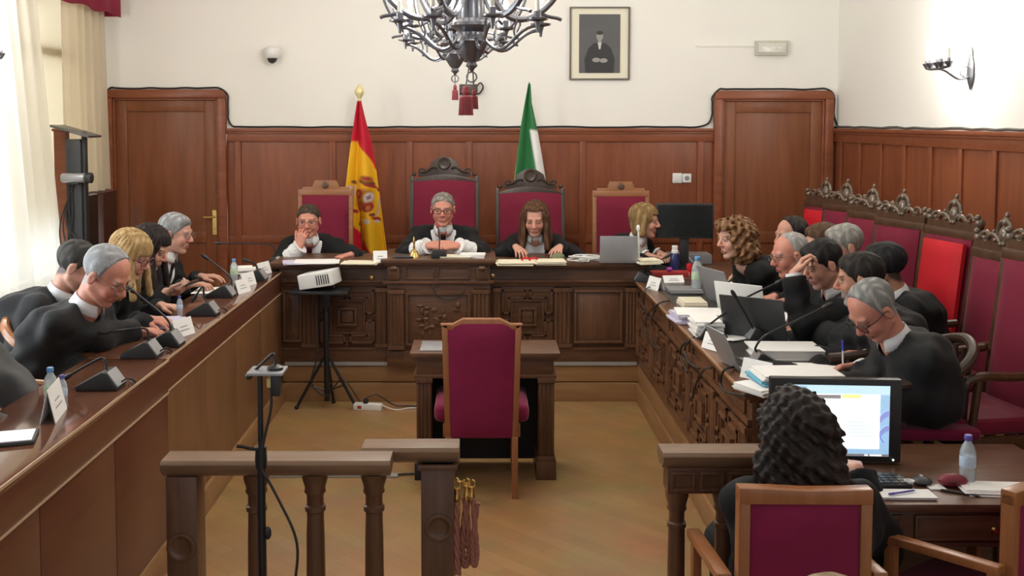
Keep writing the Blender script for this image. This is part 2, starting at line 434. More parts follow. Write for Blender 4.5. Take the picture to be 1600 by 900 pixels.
M['blind'] = sheer('cream roller blind', (0.80, 0.73, 0.60), 0.5)
fo = [o for o in C.objects if o.name == 'window_2'][0]
MB().box(XL - .045, XL - .042, 7.2, 8.74, 1.25, 3.44).build('roller_blind', M['blind'], fo)
# ---- panelled wainscot
def panelled(mb, x0, x1, stiles, z0=PZ, z1=1.98):
    """panelled wall in the x-z plane, front towards -y, y from 0 (wall) to -0.05"""
    mb.box(x0, x1, -.022, 0, z0, z1 - .02)
    for s in stiles: mb.box(s - .028, s + .028, -.038, -.022, z0 + .12, z1 - .10)
    mb.box(x0, x1, -.036, -.022, z0, z0 + .12)
    mb.box(x0, x1, -.036, -.022, 0.95, 1.02)
def rails(x0, x1, z1=1.98):
    m = MB(); m.box(x0, x1, -.040, -.022, z1 - .12, z1 - .03); m.box(x0, x1, -.062, 0, z1 - .03, z1); m.box(x0, x1, -.05, -.022, z1 - .05, z1 - .03)
    return m
def bx(px): return (px - VX) * (YB * CT) / F
D1 = (bx(166), bx(355)); D2 = (bx(1114), bx(1299))
for nm, x0, x1, st in (('trim_1', XL, D1[0], ()), ('trim_2', D1[1], D2[0], [bx(p) for p in (372, 520, 640, 733, 910, 1094)]), ('trim_3', D2[1], XR, ())):
    m = MB(); panelled(m, x0, x1, st); m.shift((0, YB, 0)); o = struct(nm, m, M['wainscot'], bevel=.004)
    rails(x0, x1).shift((0, YB, 0)).build('cap_rail', M['wains_rail'], o, bevel=.006)
m = MB(); st = [-(9.0 - .45 * k) for k in range(14)]
R90 = Matrix.Rotation(-math.pi / 2, 4, 'Z')           # panel facing -x
panelled(m, -YB, -2.4, st, 0); m.xform(R90 @ mv(0, 0, 0)); 
m.v = [(XR + p[0], p[1], p[2]) for p in m.v]
# rotating -90 about z sends (x, y) to (y, -x)
o = struct('trim_4', m, M['wainscot'], bevel=.004)
m = rails(-YB, -2.4).xform(R90); m.shift((XR, 0, 0)); m.build('cap_rail', M['wains_rail'], o, bevel=.006)
# left wall: wood panelling below and between the windows
m = MB(); m.box(XL, XL + .03, 5.22, 5.53, PZ, 1.98); m.box(XL, XL + .03, 0.8, YB, PZ, 0.7)
struct('trim_5', m, M['wainscot'], bevel=.005)

# ---- doors
def door(name, x0, x1, handle_px, zt):
    cas = MB(); t = .075
    cas.box(x0, x0 + t, -.07, 0, PZ, zt - t); cas.box(x1 - t, x1, -.07, 0, PZ, zt - t)
    # head with rounded shoulders
    arc = []
    for k in range(7):
        a = math.pi / 2 * k / 6; arc.append((x0 + .06 - .06 * math.cos(a), zt - .06 + .06 * math.sin(a)))
    for k in range(7):
        a = math.pi / 2 * k / 6; arc.append((x1 - .06 + .06 * math.sin(a), zt - .06 + .06 * math.cos(a)))
    cas.prism(arc + [(x1, zt - t), (x0, zt - t)], -.07, 0)
    cas.box(x0 + t, x0 + t + .02, -.05, 0, PZ, zt - t); cas.box(x1 - t - .02, x1 - t, -.05, 0, PZ, zt - t); cas.box(x0 + t, x1 - t, -.05, 0, zt - t - .02, zt - t)
    c = struct(name, cas.shift((0, YB, 0)), M['wains_rail'], bevel=.007)
    a, b, zz = x0 + t + .02, x1 - t - .02, zt - t - .02
    lf = MB(); lf.box(a, b, -.015, 0, PZ + .01, zz)
    s = .10
    lf.box(a, a + s, -.03, -.015, PZ + .01, zz); lf.box(b - s, b, -.03, -.015, PZ + .01, zz)
    lf.box(a + s, b - s, -.03, -.015, zz - s, zz); lf.box(a + s, b - s, -.03, -.015, PZ + .01, PZ + .2); lf.box(a + s, b - s, -.03, -.015, .95, 1.05)
    lf.shift((0, YB, 0)).build('door_leaf', M['door'], c, bevel=.006)
    if handle_px:
        p = AT(*handle_px, YB); h = MB()
        h.box(p.x - .018, p.x + .018, YB - .04, YB - .03, p.z - .11, p.z + .11)
        h.tube([(p.x, YB - .03, p.z + .05), (p.x, YB - .075, p.z + .05), (p.x - .09, YB - .08, p.z + .05)], .008)
        h.lathe([(.006, -.002), (.009, 0), (.006, .002)], 10, rot('X', 90), (p.x, YB - .042, p.z - .05))
        h.build('door_handle', M['brass'], c)
door('door_1', D1[0], D1[1], (337, 347), 2.325)
door('door_2', D2[0], D2[1], None, 2.315)

# ---- plinth boards under the benches
m = MB()
m.box(LX, RX, JY - .015, JY + .03, 0.145, PZ); m.box(LX, RX, JY - .025, JY + .03, 0, 0.138)
m.box(RX - .01, RX + .03, 4.30, JY, 0.145, PZ); m.box(RX - .02, RX + .03, 4.29, JY, 0, 0.138)
m.box(LX - .03, LX + .02, 1.0, JY, 0, 0.138)
m.box(RX + .03, XR, 4.29, 4.32, 0, PZ)
struct('baseboard_platform', m, M['plinth'], bevel=.004)
m = MB().box(LX + .02, RX - .02, JY - .03, JY, PZ - .012, PZ + .012)
struct('trim_6', m, plain('grey metal strip', (0.3, 0.29, 0.27), 0.4))

# ================================================================== ON THE WALLS
# black cable tucked along the wainscot and around the doors
random.seed(3)
def wob(a, b, n, s=.006):
    a, b = Vector(a), Vector(b)
    return [a.lerp(b, i / n) + Vector((0, 0, random.uniform(-s, s))) for i in range(n + 1)]
yy = YB - .02; zt = 1.992
pts = [(XL + .02, yy, zt)] + [(D1[0] - .07, yy, zt), (D1[0] - .025, yy, zt + .06)] + wob((D1[0] - .015, yy, 2.12), (D1[0] - .013, yy, 2.27), 3) + [(D1[0] + .05, yy, 2.34)] + \
    wob((D1[0] + .1, yy, 2.338), (D1[1] - .06, yy, 2.338), 9, .004) + [(D1[1] + .012, yy, 2.28)] + wob((D1[1] + .014, yy, 2.2), (D1[1] + .016, yy, 2.06), 2) + [(D1[1] + .05, yy, zt + .01)] + \
    wob((D1[1] + .12, yy, zt), (D2[0] - .16, yy, zt), 26, .004) + [(D2[0] - .05, yy, zt + .03)] + wob((D2[0] - .015, yy, 2.1), (D2[0] - .013, yy, 2.26), 3) + [(D2[0] + .05, yy, 2.33)] + \
    wob((D2[0] + .1, yy, 2.328), (D2[1] - .06, yy, 2.328), 9, .004) + [(D2[1] + .012, yy, 2.27), (D2[1] + .014, yy, 2.1), (D2[1] + .05, yy, zt + .005), (XR - .03, yy, zt)]
tag(MB().tube(smoothpath(pts, 4), .0085, 6).build('wall_cable', M['cable']), 'long black cable tucked along the wainscot top and around both doors on the back wall', 'cable')
pts = wob((XR - .02, YB - .05, zt), (XR - .02, 3.2, zt), 40, .005)
tag(MB().tube(pts, .010, 6).build('wall_cable', plain('grey cable', (.09, .085, .075), .6)), 'dark grey cable lying along the wainscot top of the right wall', 'cable')
p = AT(347, 200, YB)
m = MB().tube([(p.x + .09, YB - .045, 1.955), (p.x, YB - .045, 1.955), (p.x, YB - .045, 0.6)], .009, 6)
tag(m.build('cable_conduit', plain('cream conduit', (.62, .52, .4), .5)), 'cream cable conduit running down the panelling beside the left door', 'conduit')
p = AT(354, 200, YB)
m = MB().tube(smoothpath([(p.x + .01, YB - .045, 1.93), (p.x - .005, YB - .045, 1.6), (p.x + .006, YB - .045, 1.2), (p.x, YB - .045, .6)]), .004, 6)
tag(m.build('cable', M['wcable']), 'thin loose white cable beside the cream conduit by the left door', 'cable')
# corner conduit with a small box
p = AT(1322, 8, YB)
m = MB(); m.tube([(p.x - .02, YB - .012, 2.0), (p.x + .0, YB - .012, ZC - .01)], .012, 6)
c = m.build('cable_conduit', M['plaster']); tag(c, 'white conduit rising in the corner right of the right door', 'conduit')
m = MB(); m.box(p.x - .04, p.x + .035, YB - .06, YB - .025, p.z - .06, p.z + .12); m.prism([(p.x - .03, p.z - .06), (p.x + .025, p.z - .06), (p.x + .01, p.z - .1), (p.x - .015, p.z - .1)], YB - .055, YB - .026)
tag(m.build('junction_box', plain('yellowed plastic', (.62, .57, .44), .5), bevel=.006), 'small cream junction box on the corner conduit near the ceiling', 'box')
# portrait
p0 = AT(890, 11, YB); p1 = AT(983, 125, YB)
t = thing('framed_portrait', 'framed dark portrait of a seated man in a black suit on the white wall', 'picture', ((p0.x + p1.x) / 2, YB, p1.z))
W = p1.x - p0.x; Hh = p0.z - p1.z; e = .014
m = MB(); m.box(-W/2, W/2, -.03, 0, 0, e); m.box(-W/2, W/2, -.03, 0, Hh - e, Hh); m.box(-W/2, -W/2 + e, -.03, 0, e, Hh - e); m.box(W/2 - e, W/2, -.03, 0, e, Hh - e)
m.build('frame', plain('thin grey wood frame', (.13, .11, .09), .4), t, bevel=.003)
MB().box(-W/2 + e, W/2 - e, -.014, -.002, e, Hh - e).build('mat_board', plain('cream mount', (.78, .74, .60), .8, var=.02), t)
a0, a1, b0, b1 = -W/2 + .085, W/2 - .085, .062, Hh - .065
MB().box(a0, a1, -.018, -.014, b0, b1).build('print', plain('dark photograph ground', (.10, .10, .105), .6, var=.2, scale=5), t)
m = MB(); cz = (b0 + b1) / 2
def disc(mb, cx, cz_, rx, rz, y0, y1, n=20): mb.prism([(cx + rx*math.cos(2*math.pi*k/n), cz_ + rz*math.sin(2*math.pi*k/n)) for k in range(n)], y0, y1)
m.mat(0).prism([(-.125, b0), (.125, b0), (.135, b0 + .12), (.10, b0 + .22), (.05, b0 + .265), (-.05, b0 + .265), (-.10, b0 + .22), (-.135, b0 + .12)], -.0195, -.018)
m.mat(1); disc(m, 0, b0 + .325, .030, .042, -.021, -.018); m.box(-.014, .014, -.0205, -.018, b0 + .26, b0 + .30)
disc(m, -.03, b0 + .115, .036, .02, -.021, -.018); disc(m, .035, b0 + .11, .036, .02, -.021, -.018)
m.mat(2); m.prism([(-.018, b0 + .27), (.018, b0 + .27), (.006, b0 + .21), (-.006, b0 + .21)], -.0208, -.018)
m.mat(0); disc(m, 0, b0 + .355, .031, .018, -.0212, -.018)
m.build('print_figure', [plain('print black', (.03, .03, .032), .6), plain('print grey', (.30, .29, .28), .6), plain('print pale', (.55, .54, .52), .6)], t, smooth=False)
# dome camera
p = AT(428, 84, YB)
t = thing('security_camera', 'white dome security camera on the wall left of the chandelier', 'camera', (p.x, YB, p.z))
m = MB(); m.lathe([(.05, -.045), (.066, -.02), (.072, .01), (.066, .04), (.035, .062)], 24, None, (0, -.08, 0)); m.box(-.028, .028, -.06, 0, -.02, .045)
m.build('housing', M['white'], t, bevel=.003)
MB().ball((0, -.08, -.04), (.046, .046, .052), 18, 12).build('dome', plain('smoked dome', (.035, .03, .03), .12), t)
# emergency light and its surface conduit
p0 = AT(1179, 64, YB); p1 = AT(1229, 87, YB)
t = thing('emergency_light', 'slim off-white emergency light on the wall above the right door', 'light', ((p0.x + p1.x)/2, YB, p1.z))
W = p1.x - p0.x; Hh = p0.z - p1.z
MB().box(-W/2, W/2, -.05, 0, 0, Hh).build('housing', plain('off white plastic', (.55, .53, .46), .5), t, bevel=.006)
m = MB().prism([(-W/2 + .02, .02), (W/2 - .02, .02), (W/2 - .02, Hh - .02), (-W/2 + .02, Hh - .02)], -.062, -.045)
m.build('diffuser', plain('frosted diffuser', (.66, .65, .58), .25), t, bevel=.008)
m = MB()
for dx in (-.07, .0, .06): m.box(dx - .02, dx + .025, -.066, -.06, Hh/2 - .006, Hh/2 + .008)
m.build('tube_reflector', M['white'], t)
q = AT(1087, 71, YB)
tag(MB().box(q.x, p0.x + .005, YB - .012, YB, q.z - .012, q.z + .008).build('conduit', M['plaster'], bevel=.003), 'white surface conduit on the back wall running left from the emergency light', 'conduit')
# switch and socket pair
p = AT(1057, 278, YB)
t = thing('light_switch', 'white double switch plate on the panelling, left of the pair', 'switch', (p.x, YB - .022, p.z))
MB().box(-.042, .042, -.018, 0, -.045, .045).build('plate', M['white'], t, bevel=.006); MB().box(-.024, .024, -.026, -.018, -.03, .03).build('rocker', M['white'], t, bevel=.003)
p = AT(1072, 278, YB)
t = thing('wall_socket', 'white socket plate on the panelling, right of the pair', 'socket', (p.x, YB - .022, p.z))
MB().box(-.040, .040, -.016, 0, -.04, .04).build('plate', M['white'], t, bevel=.005)
MB().lathe([(.02, 0), (.022, .003), (.018, .003)], 16, rot('X', 90), (0, -.016, 0)).build('socket_ring', M['grey'], t)
# dark box on the wall behind the tassels
p = AT(733, 140, YB)
t = thing('wall_speaker', 'small dark box with a looped cable on the back wall behind the tassels', 'speaker', (p.x, YB, p.z))
MB().box(-.085, .075, -.09, 0, -.05, .045).build('housing', plain('dark brown case', (.04, .025, .015), .4), t, bevel=.006)
MB().tube(smoothpath([(.06, -.03, .02), (.10, -.03, .06), (.125, -.03, .02), (.09, -.03, -.035), (.06, -.03, -.03)]), .006, 6).build('cable', M['cable'], t)

# ================================================================== CURTAINS AND CORNER
def curtain(y0, y1, x, z0, z1, n, amp, parent, mat, name='drape', taper=0, seed=1):
    rnd = random.Random(seed); P = []; ph = [rnd.uniform(0, 6) for _ in range(4)]
    for i in range(25):
        z = z1 + (z0 - z1) * i / 24; row = []
        for j in range(n * 8 + 1):
            u = j / (n * 8); t = i / 24
            yb = y1 + taper * t ** .8
            y = y0 + (yb - y0) * u
            a = amp * (0.6 + .5 * t)
            xx = x + a * math.sin(2*math.pi*n*u + ph[0] + .5*math.sin(2*t + ph[1])) + .4*a*math.sin(2*math.pi*n*.47*u + ph[2] + t)
            row.append((xx, y, z))
        P.append(row)
    return MB().grid(P).build(name, mat, parent, ang=180)
M['sheer'] = sheer('white sheer voile', (0.86, 0.83, 0.76), 0.55)
M['sheer2'] = sheer('cream curtain cloth', (0.76, 0.67, 0.52), 0.42)
t = thing('sheer_curtain', 'long white sheer curtain glowing with daylight at the far left', 'curtain', (XL + .14, 7.2, PZ))
curtain(5.3 - 7.2, 7.28 - 7.2, 0, .02, 3.42 - PZ, 13, .035, t, M['sheer'], taper=.60, seed=4)
MB().tube([(0, 5.2 - 7.2, 3.44 - PZ), (0, 7.9 - 7.2, 3.44 - PZ)], .012).build('rail', M['brass'], t)
t = thing('sheer_curtain', 'narrow cream curtain in the corner beside the left door casing', 'curtain', (XL + .12, 8.35, 1.46))
curtain(7.95 - 8.35, 8.86 - 8.35, 0, 0, 3.42 - 1.46, 6, .028, t, M['sheer2'], seed=9)
MB().tube([(0, -.3, 3.44 - 1.46), (0, .55, 3.44 - 1.46)], .012).build('rail', M['brass'], t)
# pelmet across both
z0 = AD(140, 20, 8.6).z
m = MB(); P = []
for i in range(2):
    row = []
    for j in range(60):
        y = 5.2 + (8.95 - 5.2) * j / 59
        row.append((XL + .22 + .012*math.sin(y*17), y, 3.5 if i else z0 + .012*math.sin(y*11)))
    P.append(row)
m.grid(P); m.box(XL, XL + .23, 5.2, 8.95, 3.5, 3.53)
m.box(XL + .01, XL + .23, 8.94, 8.955, z0, 3.5)
tag(m.build('curtain_valance', M['valance'], solid=.012), 'crimson valance hanging across the top of the window curtains', 'valance')

# videoconference column with tilted top and camera
p = AT(121, 300, 7.75)
t = thing('conference_stand', 'tall black equipment column with tilted top plate in front of the curtains', 'stand', (p.x, 7.75, PZ))
zt_ = AT(121, 205, 7.75).z - PZ
m = MB(); m.box(-.065, .05, -.05, .05, .03, zt_ - .06); m.build('column', plain('charcoal metal', (.035, .037, .042), .4), t, bevel=.006)
m = MB(); m.box(.05, .075, -.03, .03, .03, zt_ - .02); m.build('rail', M['black'], t, bevel=.004)
m = MB(); m.lathe([(.25, 0), (.25, .015), (.05, .03)], 24); m.build('base_plate', M['black'], t)
m = MB(); m.obox(mv(.0, 0, zt_) @ rot('Y', 16), .30, .26, .018); m.tube([(.06, 0, zt_ - .06), (.06, 0, zt_)], .02); m.build('top_plate', plain('dark steel plate', (.10, .10, .10), .3, metal=.5), t, bevel=.004)
zc_ = AT(121, 277, 7.75).z - PZ
random.seed(5); m = MB()
for k in range(6):
    a = random.uniform(.45, .75)
    m.tube(smoothpath([(-.05 + .01*k, -.055, zc_ - .05), (-.06 + random.uniform(-.05, .05), -.07, zc_ - .35), (-.03 + random.uniform(-.07, .04), -.075, zc_ - a), (-.02 + .012*k, -.055, zc_ - a - .25)]), .006, 6)
m.build('cables', M['cable'], t)
t2 = thing('video_camera', 'silver cylindrical camera with a black lens on the equipment column', 'camera', (p.x, 7.75, zc_ + PZ))
RY = rot('Y', 90)
MB().lathe([(.03, -.08), (.036, -.07), (.036, .09), (.034, .095)], 20, RY, (.0, -.087, 0)).build('body', M['silver'], t2)
MB().lathe([(.034, .095), (.04, .10), (.04, .145), (.03, .15)], 20, RY, (0, -.087, 0)).build('lens_hood', M['black'], t2)
MB().box(-.03, .05, -.10, -.05, -.05, -.03).build('bracket', M['black'], t2, bevel=.004)
# monitor seen edge-on beside the column
p = AD(131, 305, 8.15)
q = AD(131, 400, 8.15)
t = thing('flat_monitor', 'tall dark monitor seen edge-on beside the equipment column', 'monitor', (p.x, 8.12, PZ))
h_ = p.z - PZ
MB().box(-.02, .02, -.25, .25, .55, h_).build('housing', M['grey'], t, bevel=.006); MB().box(.02, .024, -.24, .24, .56, h_ - .01).build('screen', M['screenoff'], t)
m = MB(); m.box(-.03, .03, -.04, .04, .02, .55); m.box(-.13, .13, -.2, .2, 0, .02); m.build('stand', M['black'], t, bevel=.004)
# dark wooden cabinet in the corner
p0 = AD(127, 301, 8.5); p1 = AD(163, 301, 8.5)
t = thing('corner_cabinet', 'dark wooden cabinet with a brass lock plate in the corner by the left door', 'cabinet', ((p0.x + p1.x)/2 + .01, 8.6, PZ))
W = p1.x - p0.x - .02; Hh = p0.z - PZ
MB().box(-W/2 , W/2, -.1, .17, 0, Hh).build('body', plain('very dark wood', (.05, .017, .010), .4), t, bevel=.005)
d = MB().box(-W/2 + .008, W/2 - .008, -.12, -.1, .05, Hh - .02).build('door', plain('very dark reddish wood', (.06, .018, .010), .4), t, bevel=.005)
MB().box(-.055, -.015, -.126, -.12, Hh - .37, Hh - .14).build('lock_plate', M['brass'], d, bevel=.002)
# brown casing post between the two curtains
p = AT(95, 205, 7.88)
m = MB().box(p.x - .045, p.x + .05, 7.85, 7.92, PZ, p.z)
m.box(p.x - .055, p.x + .06, 7.84, 7.93, p.z, p.z + .02)
tag(m.build('wooden_post', M['wains_rail'], bevel=.004), 'upright brown wooden post between the two pale curtains', 'post')

# ================================================================== BENCHES
def fluted(x0, x1, z0, z1, n=4, d=.03):
    m = MB(); m.box(x0, x1, -d, 0, z0, z1)
    m.box(x0 - .006, x1 + .006, -d - .012, 0, z0, z0 + .03); m.box(x0 - .006, x1 + .006, -d - .012, 0, z1 - .03, z1)
    for k in range(n):
        x = x0 + (x1 - x0) * (k + .5) / n; r = (x1 - x0) / n * .36
        m.tube([(x, -d, z0 + .035), (x, -d, z1 - .035)], r, 8)
    return m
def frame4(m, x0, x1, z0, z1, t, y0, y1):
    m.box(x0, x1, y0, y1, z0, z0 + t); m.box(x0, x1, y0, y1, z1 - t, z1)
    m.box(x0, x0 + t, y0, y1, z0 + t, z1 - t); m.box(x1 - t, x1, y0, y1, z0 + t, z1 - t)
def raised(x0, x1, z0, z1):
    m = MB(); frame4(m, x0, x1, z0, z1, .018, -.026, 0)
    t = .05; a, b, c, d = x0 + .018, x1 - .018, z0 + .018, z1 - .018
    m.add([(a, -.004, c), (b, -.004, c), (b, -.004, d), (a, -.004, d), (a+t, -.022, c+t), (b-t, -.022, c+t), (b-t, -.022, d-t), (a+t, -.022, d-t)],
          [(0,1,5,4), (1,2,6,5), (2,3,7,6), (3,0,4,7), (4,5,6,7)])
    return m
def geometric(x0, x1, z0, z1):
    """square labyrinth panel: centre square inside a frame, four L shaped corner blocks"""
    m = MB(); w, h = x1 - x0, z1 - z0; cx, cz = (x0+x1)/2, (z0+z1)/2
    X = lambda u: cx + u*w; Z = lambda v: cz + v*h
    frame4(m, X(-.19), X(.19), Z(-.18), Z(.18), .02, -.030, 0)
    m.box(X(-.11), X(.11), -.022, 0, Z(-.11), Z(.11))
    frame4(m, X(-.34), X(.34), Z(-.33), Z(.33), .012, -.020, 0)
    for sx in (-1, 1):
        for sz in (-1, 1):
            L = [(.06, .36), (.06, .5), (.5, .5), (.5, .07), (.37, .07), (.37, .36)]
            m.prism([(X(sx*u), Z(sz*v)) for u, v in L], -.014, 0)
            g = .016
            for (ua, va), (ub, vb) in zip(L, L[1:] + L[:1]):
                xa, xb, za, zb = X(sx*ua), X(sx*ub), Z(sz*va), Z(sz*vb)
                m.box(min(xa, xb) - g/2, max(xa, xb) + g/2, -.026, -.012, min(za, zb) - g/2, max(za, zb) + g/2)
    return m
def jx(px): return (px - VX) * 7.44 / F
def jz(py): return CAM_H - (py - HY) * 7.44 * CT / F
JT = thing('judges_bench', 'long dark carved wooden judges bench across the back with a raised centre', 'bench', (0, JY, PZ))
def jb(mb, name, mat, bevel=.004, dy=0): return mb.shift((0, dy, -PZ)).build(name, mat, JT, bevel=bevel)
zt = jz(409); zc = jz(402)
m = MB(); m.box(-1.46, 1.18, 0, .04, PZ, zt - .03); m.box(-1.46, 1.18, -.02, 0, PZ, jz(546)); m.box(-1.46, 1.18, -.02, 0, jz(446), jz(438)); m.box(-1.46, 1.18, -.035, 0, jz(441), jz(437))
m.box(-1.46, 1.18, -.028, 0, jz(548), jz(544))
jb(m, 'front', M['darkwood'])
for a, b in ((-1.52, jx(606)), (jx(766), 1.22)):
    m = MB(); m.box(a, b, -.045, .50, zt - .032, zt); m.box(a, b, -.025, 0, zt - .05, zt - .03); jb(m, 'worktop', M['darkwood'], .006)
m = MB(); m.box(jx(606), jx(766), -.075, 0, PZ, zc - .04); m.box(jx(606), jx(766), -.09, 0, PZ, jz(546)); m.box(jx(600), jx(772), -.095, 0, jz(441), jz(436))
jb(m, 'centre_front', M['darkwood'])
m = MB(); m.box(jx(597), jx(775), -.12, .52, zc - .03, zc); m.box(jx(602), jx(770), -.10, 0, zc - .05, zc - .03); jb(m, 'centre_worktop', M['darkwood'], .007)
m = MB(); frame4(m, jx(634), jx(680), jz(434), jz(414), .01, -.09, -.07); frame4(m, jx(684), jx(735), jz(434), jz(414), .01, -.09, -.07); jb(m, 'frieze_panel', M['darkwood'], .003)
for x in (612, 748):
    m = MB(); m.box(jx(x - 4), jx(x + 14), -.10, -.07, jz(434), jz(414)); m.tube([(jx(x), -.105, jz(416)), (jx(x + 10), -.105, jz(416))], .018, 8); jb(m, 'corbel', M['darkwood'])
zlo, zhi = jz(543), jz(449)
for a, b, n, dy in ((472, 497, 4, 0), (588, 604, 3, 0), (610, 632, 4, -.075), (740, 764, 4, -.075), (771, 782, 2, 0), (866, 892, 4, 0), (978, 998, 4, 0)):
    jb(fluted(jx(a), jx(b), zlo, zhi, n), 'pilaster', M['darkwood_v'], 0, dy)
jb(raised(jx(442), jx(471), jz(535), jz(453)), 'panel', M['darkwood_v'], .003)
jb(raised(jx(897), jx(973), jz(537), jz(453)), 'panel', M['darkwood_v'], .003)
jb(geometric(jx(502), jx(583), jz(536), jz(454)), 'panel', M['darkwood'], .002)
jb(geometric(jx(786), jx(862), jz(536), jz(454)), 'panel', M['darkwood'], .002)
# carved centre panel with low relief foliage
m = raised(jx(635), jx(735), jz(537), jz(454)); random.seed(11)
for k in range(34):
    x = random.uniform(jx(655), jx(716)); z = random.uniform(jz(522), jz(474)); a = random.uniform(0, 6.28)
    m.ball((x, -.024, z), (.022 * abs(math.cos(a)) + .006, .010, .022 * abs(math.sin(a)) + .006), 8, 5)
jb(m, 'carved_panel', M['darkwood'], 0, -.075)
for px, py in ((581, 433), (770, 430)):
    m = MB().lathe([(.012, 0), (.014, .004), (.006, .006)], 12, rot('X', 90), (jx(px), -.03, jz(py))); jb(m, 'lock', M['brass'], 0)
m = MB().tube(smoothpath([(jx(676), -.10, jz(441)), (jx(684), -.105, jz(458)), (jx(698), -.105, jz(465)), (jx(718), -.105, jz(460)), (jx(728), -.10, jz(446))]), .004, 6); jb(m, 'cable', M['cable'], 0)

# ---- right carved bench (front faces -x)
RZ = 0.89; RY0, RY1 = 4.30, JY - .02
RT = thing('advocates_bench', 'long carved walnut bench down the right side with hanging cables', 'bench', (RX, RY0, PZ))
def rb(mb, name, mat, bevel=.003):
    # local x runs from -RY1 to -RY0, front -y  ->  world
    mb.xform(R90); mb.shift((0, -RY0, -PZ)); return mb.build(name, mat, RT, bevel=bevel)
m = MB(); m.box(-RY1, -RY0, 0, .04, PZ, RZ - .03); m.box(-RY1, -RY0, -.012, 0, PZ, PZ + .07); m.box(-RY1, -RY0, -.02, 0, RZ - .15, RZ - .12); m.box(-RY1, -RY0, -.012, 0, RZ - .05, RZ - .03)
rb(m, 'front', M['rightwood'])
npan = 5; L = RY1 - RY0; pw = .085; bay = (L - pw) / npan
for k in range(npan + 1):
    x = -RY1 + k * bay
    rb(fluted(x, x + pw, PZ + .075, RZ - .155, 3, .02), 'pilaster', M['rightwood'], 0)
    if k < npan: rb(geometric(x + pw + .03, x + bay - .03, PZ + .10, RZ - .18), 'panel', M['rightwood'], .002)
m = MB()
for k in range(npan):
    x = -RY1 + k * bay; frame4(m, x + pw, x + bay, RZ - .118, RZ - .052, .012, -.012, 0)
rb(m, 'frieze', M['rightwood'], .002)
m = MB().box(-RY1, -RY0 + .02, -.035, .64, RZ - .03, RZ); rb(m, 'worktop', M['rightwood'], .006)
m = MB().box(-RY1, -RY0 + .02, -.040, -.028, RZ - .012, RZ + .001); rb(m, 'worktop_edge', plain('lighter wood edge', (.33, .17, .085), .35), .003)  # front lip lighter than the rest of the worktop
m = MB().box(-RY1 + .02, -RY0 - .06, .06, .61, RZ, RZ + .003); rb(m, 'desk_pad', plain('dark desk leather', (.05, .045, .04), .35), 0)
m = MB(); m.box(-RY0 - .04, -RY0, .04, .66, PZ, RZ - .03); frame4(m, -RY0 - .001, -RY0 + .0, .1, .6, .03, 0, 1); m = MB().box(-RY0 - .04, -RY0, .04, .66, PZ, RZ - .03)
rb(m, 'end_panel', M['rightwood'], .003)

# ---- left plain bench (front faces +x)
LZ = 0.96; YJ = 4.62
def left_bench(name, label, y0, y1, matp, dx, group=None):
    t = thing(name, label, 'bench', (LX, y0, .138))
    m = MB().box(-.05 + dx, -.008 + dx, 0, y1 - y0, 0 if dx == 0 else -.135, LZ - .138 - .025); m.build('core', matp, t)
    n = max(1, round((y1 - y0) / .66)); st = (y1 - y0) / n; zs = .805 - .138
    for k in range(n):
        MB().box(-.01 + dx, 0 + dx, k*st + .003, (k+1)*st - .003, 0.0, zs - .004).build('panel', matp, t, bevel=.002)
    MB().box(-.01 + dx, .004 + dx, 0, y1 - y0, zs, LZ - .138 - .02).build('fascia', M['leftwood'], t, bevel=.002)
    MB().box(-.004 + dx, .007 + dx, 0, y1 - y0, zs - .006, zs + .002).build('seam_strip', M['edge'], t)
    MB().box(-.36, .006 + dx, 0, y1 - y0, LZ - .138 - .028, LZ - .138).build('worktop', M['lefttop'], t, bevel=.004)
    MB().box(.004 + dx, .009 + dx, 0, y1 - y0, LZ - .138 - .012, LZ - .138 - .001).build('worktop_edge', M['edge'], t)  # thin highlight on the top edge, put in as a pale strip
    for k in range(n + 1):
        y = min(max(k*st, .02), y1 - y0 - .02); MB().box(-.34, -.05 + dx, y - .015, y + .015, .142, LZ - .138 - .03).build('support', matp, t)
left_bench('prosecution_bench', 'far section of the smooth brown bench on the left side', YJ, JY - .05, M['leftwood2'], 0)
left_bench('prosecution_bench', 'near section of the left bench with darker red mahogany panels', 1.2, YJ - .004, M['leftwood'], .012)

# ================================================================== CHAIRS
def arch(x0, x1, z0, z1, n=14):
    return [(x0 + (x1 - x0) * k / n, z0 + (z1 - z0) * math.sin(math.pi * k / n) ** .8) for k in range(n + 1)]
def cushion(m, x0, x1, y0, y1, z0, z1, puff=.015, nx=10, nz=14, topc=0.0):
    """upholstered pad facing -y with a puffed, rounded edge; topc domes the top edge"""
    P = []
    for i in range(nz + 1):
        v = i / nz; row = []
        for j in range(nx + 1):
            u = j / nx
            e = (1 - abs(2*u - 1) ** 4) * (1 - abs(2*v - 1) ** 6)
            z = z0 + (z1 - z0) * v + topc * v ** 3 * (1 - (2*u - 1) ** 2)
            row.append((x0 + (x1 - x0) * u, y0 - puff * e ** .5, z))
        P.append(row)
    m.grid(P)
    Q = [[(p[0], y1, p[2]) for p in row] for row in P]
    n = len(m.v); m.grid([list(reversed(r)) for r in Q])
    c = nx + 1; r = nz + 1; off = n - r * c
    def F_(i, j): return off + i * c + j
    def B_(i, j): return n + i * c + (nx - j)
    for i in range(nz):
        m.f.append((F_(i, 0), F_(i+1, 0), B_(i+1, 0), B_(i, 0))); m.m.append(m.cur)
        m.f.append((F_(i+1, nx), F_(i, nx), B_(i, nx), B_(i+1, nx))); m.m.append(m.cur)
    for j in range(nx):
        m.f.append((F_(0, j+1), F_(0, j), B_(0, j), B_(0, j+1))); m.m.append(m.cur)
        m.f.append((F_(nz, j), F_(nz, j+1), B_(nz, j+1), B_(nz, j))); m.m.append(m.cur)
    return m
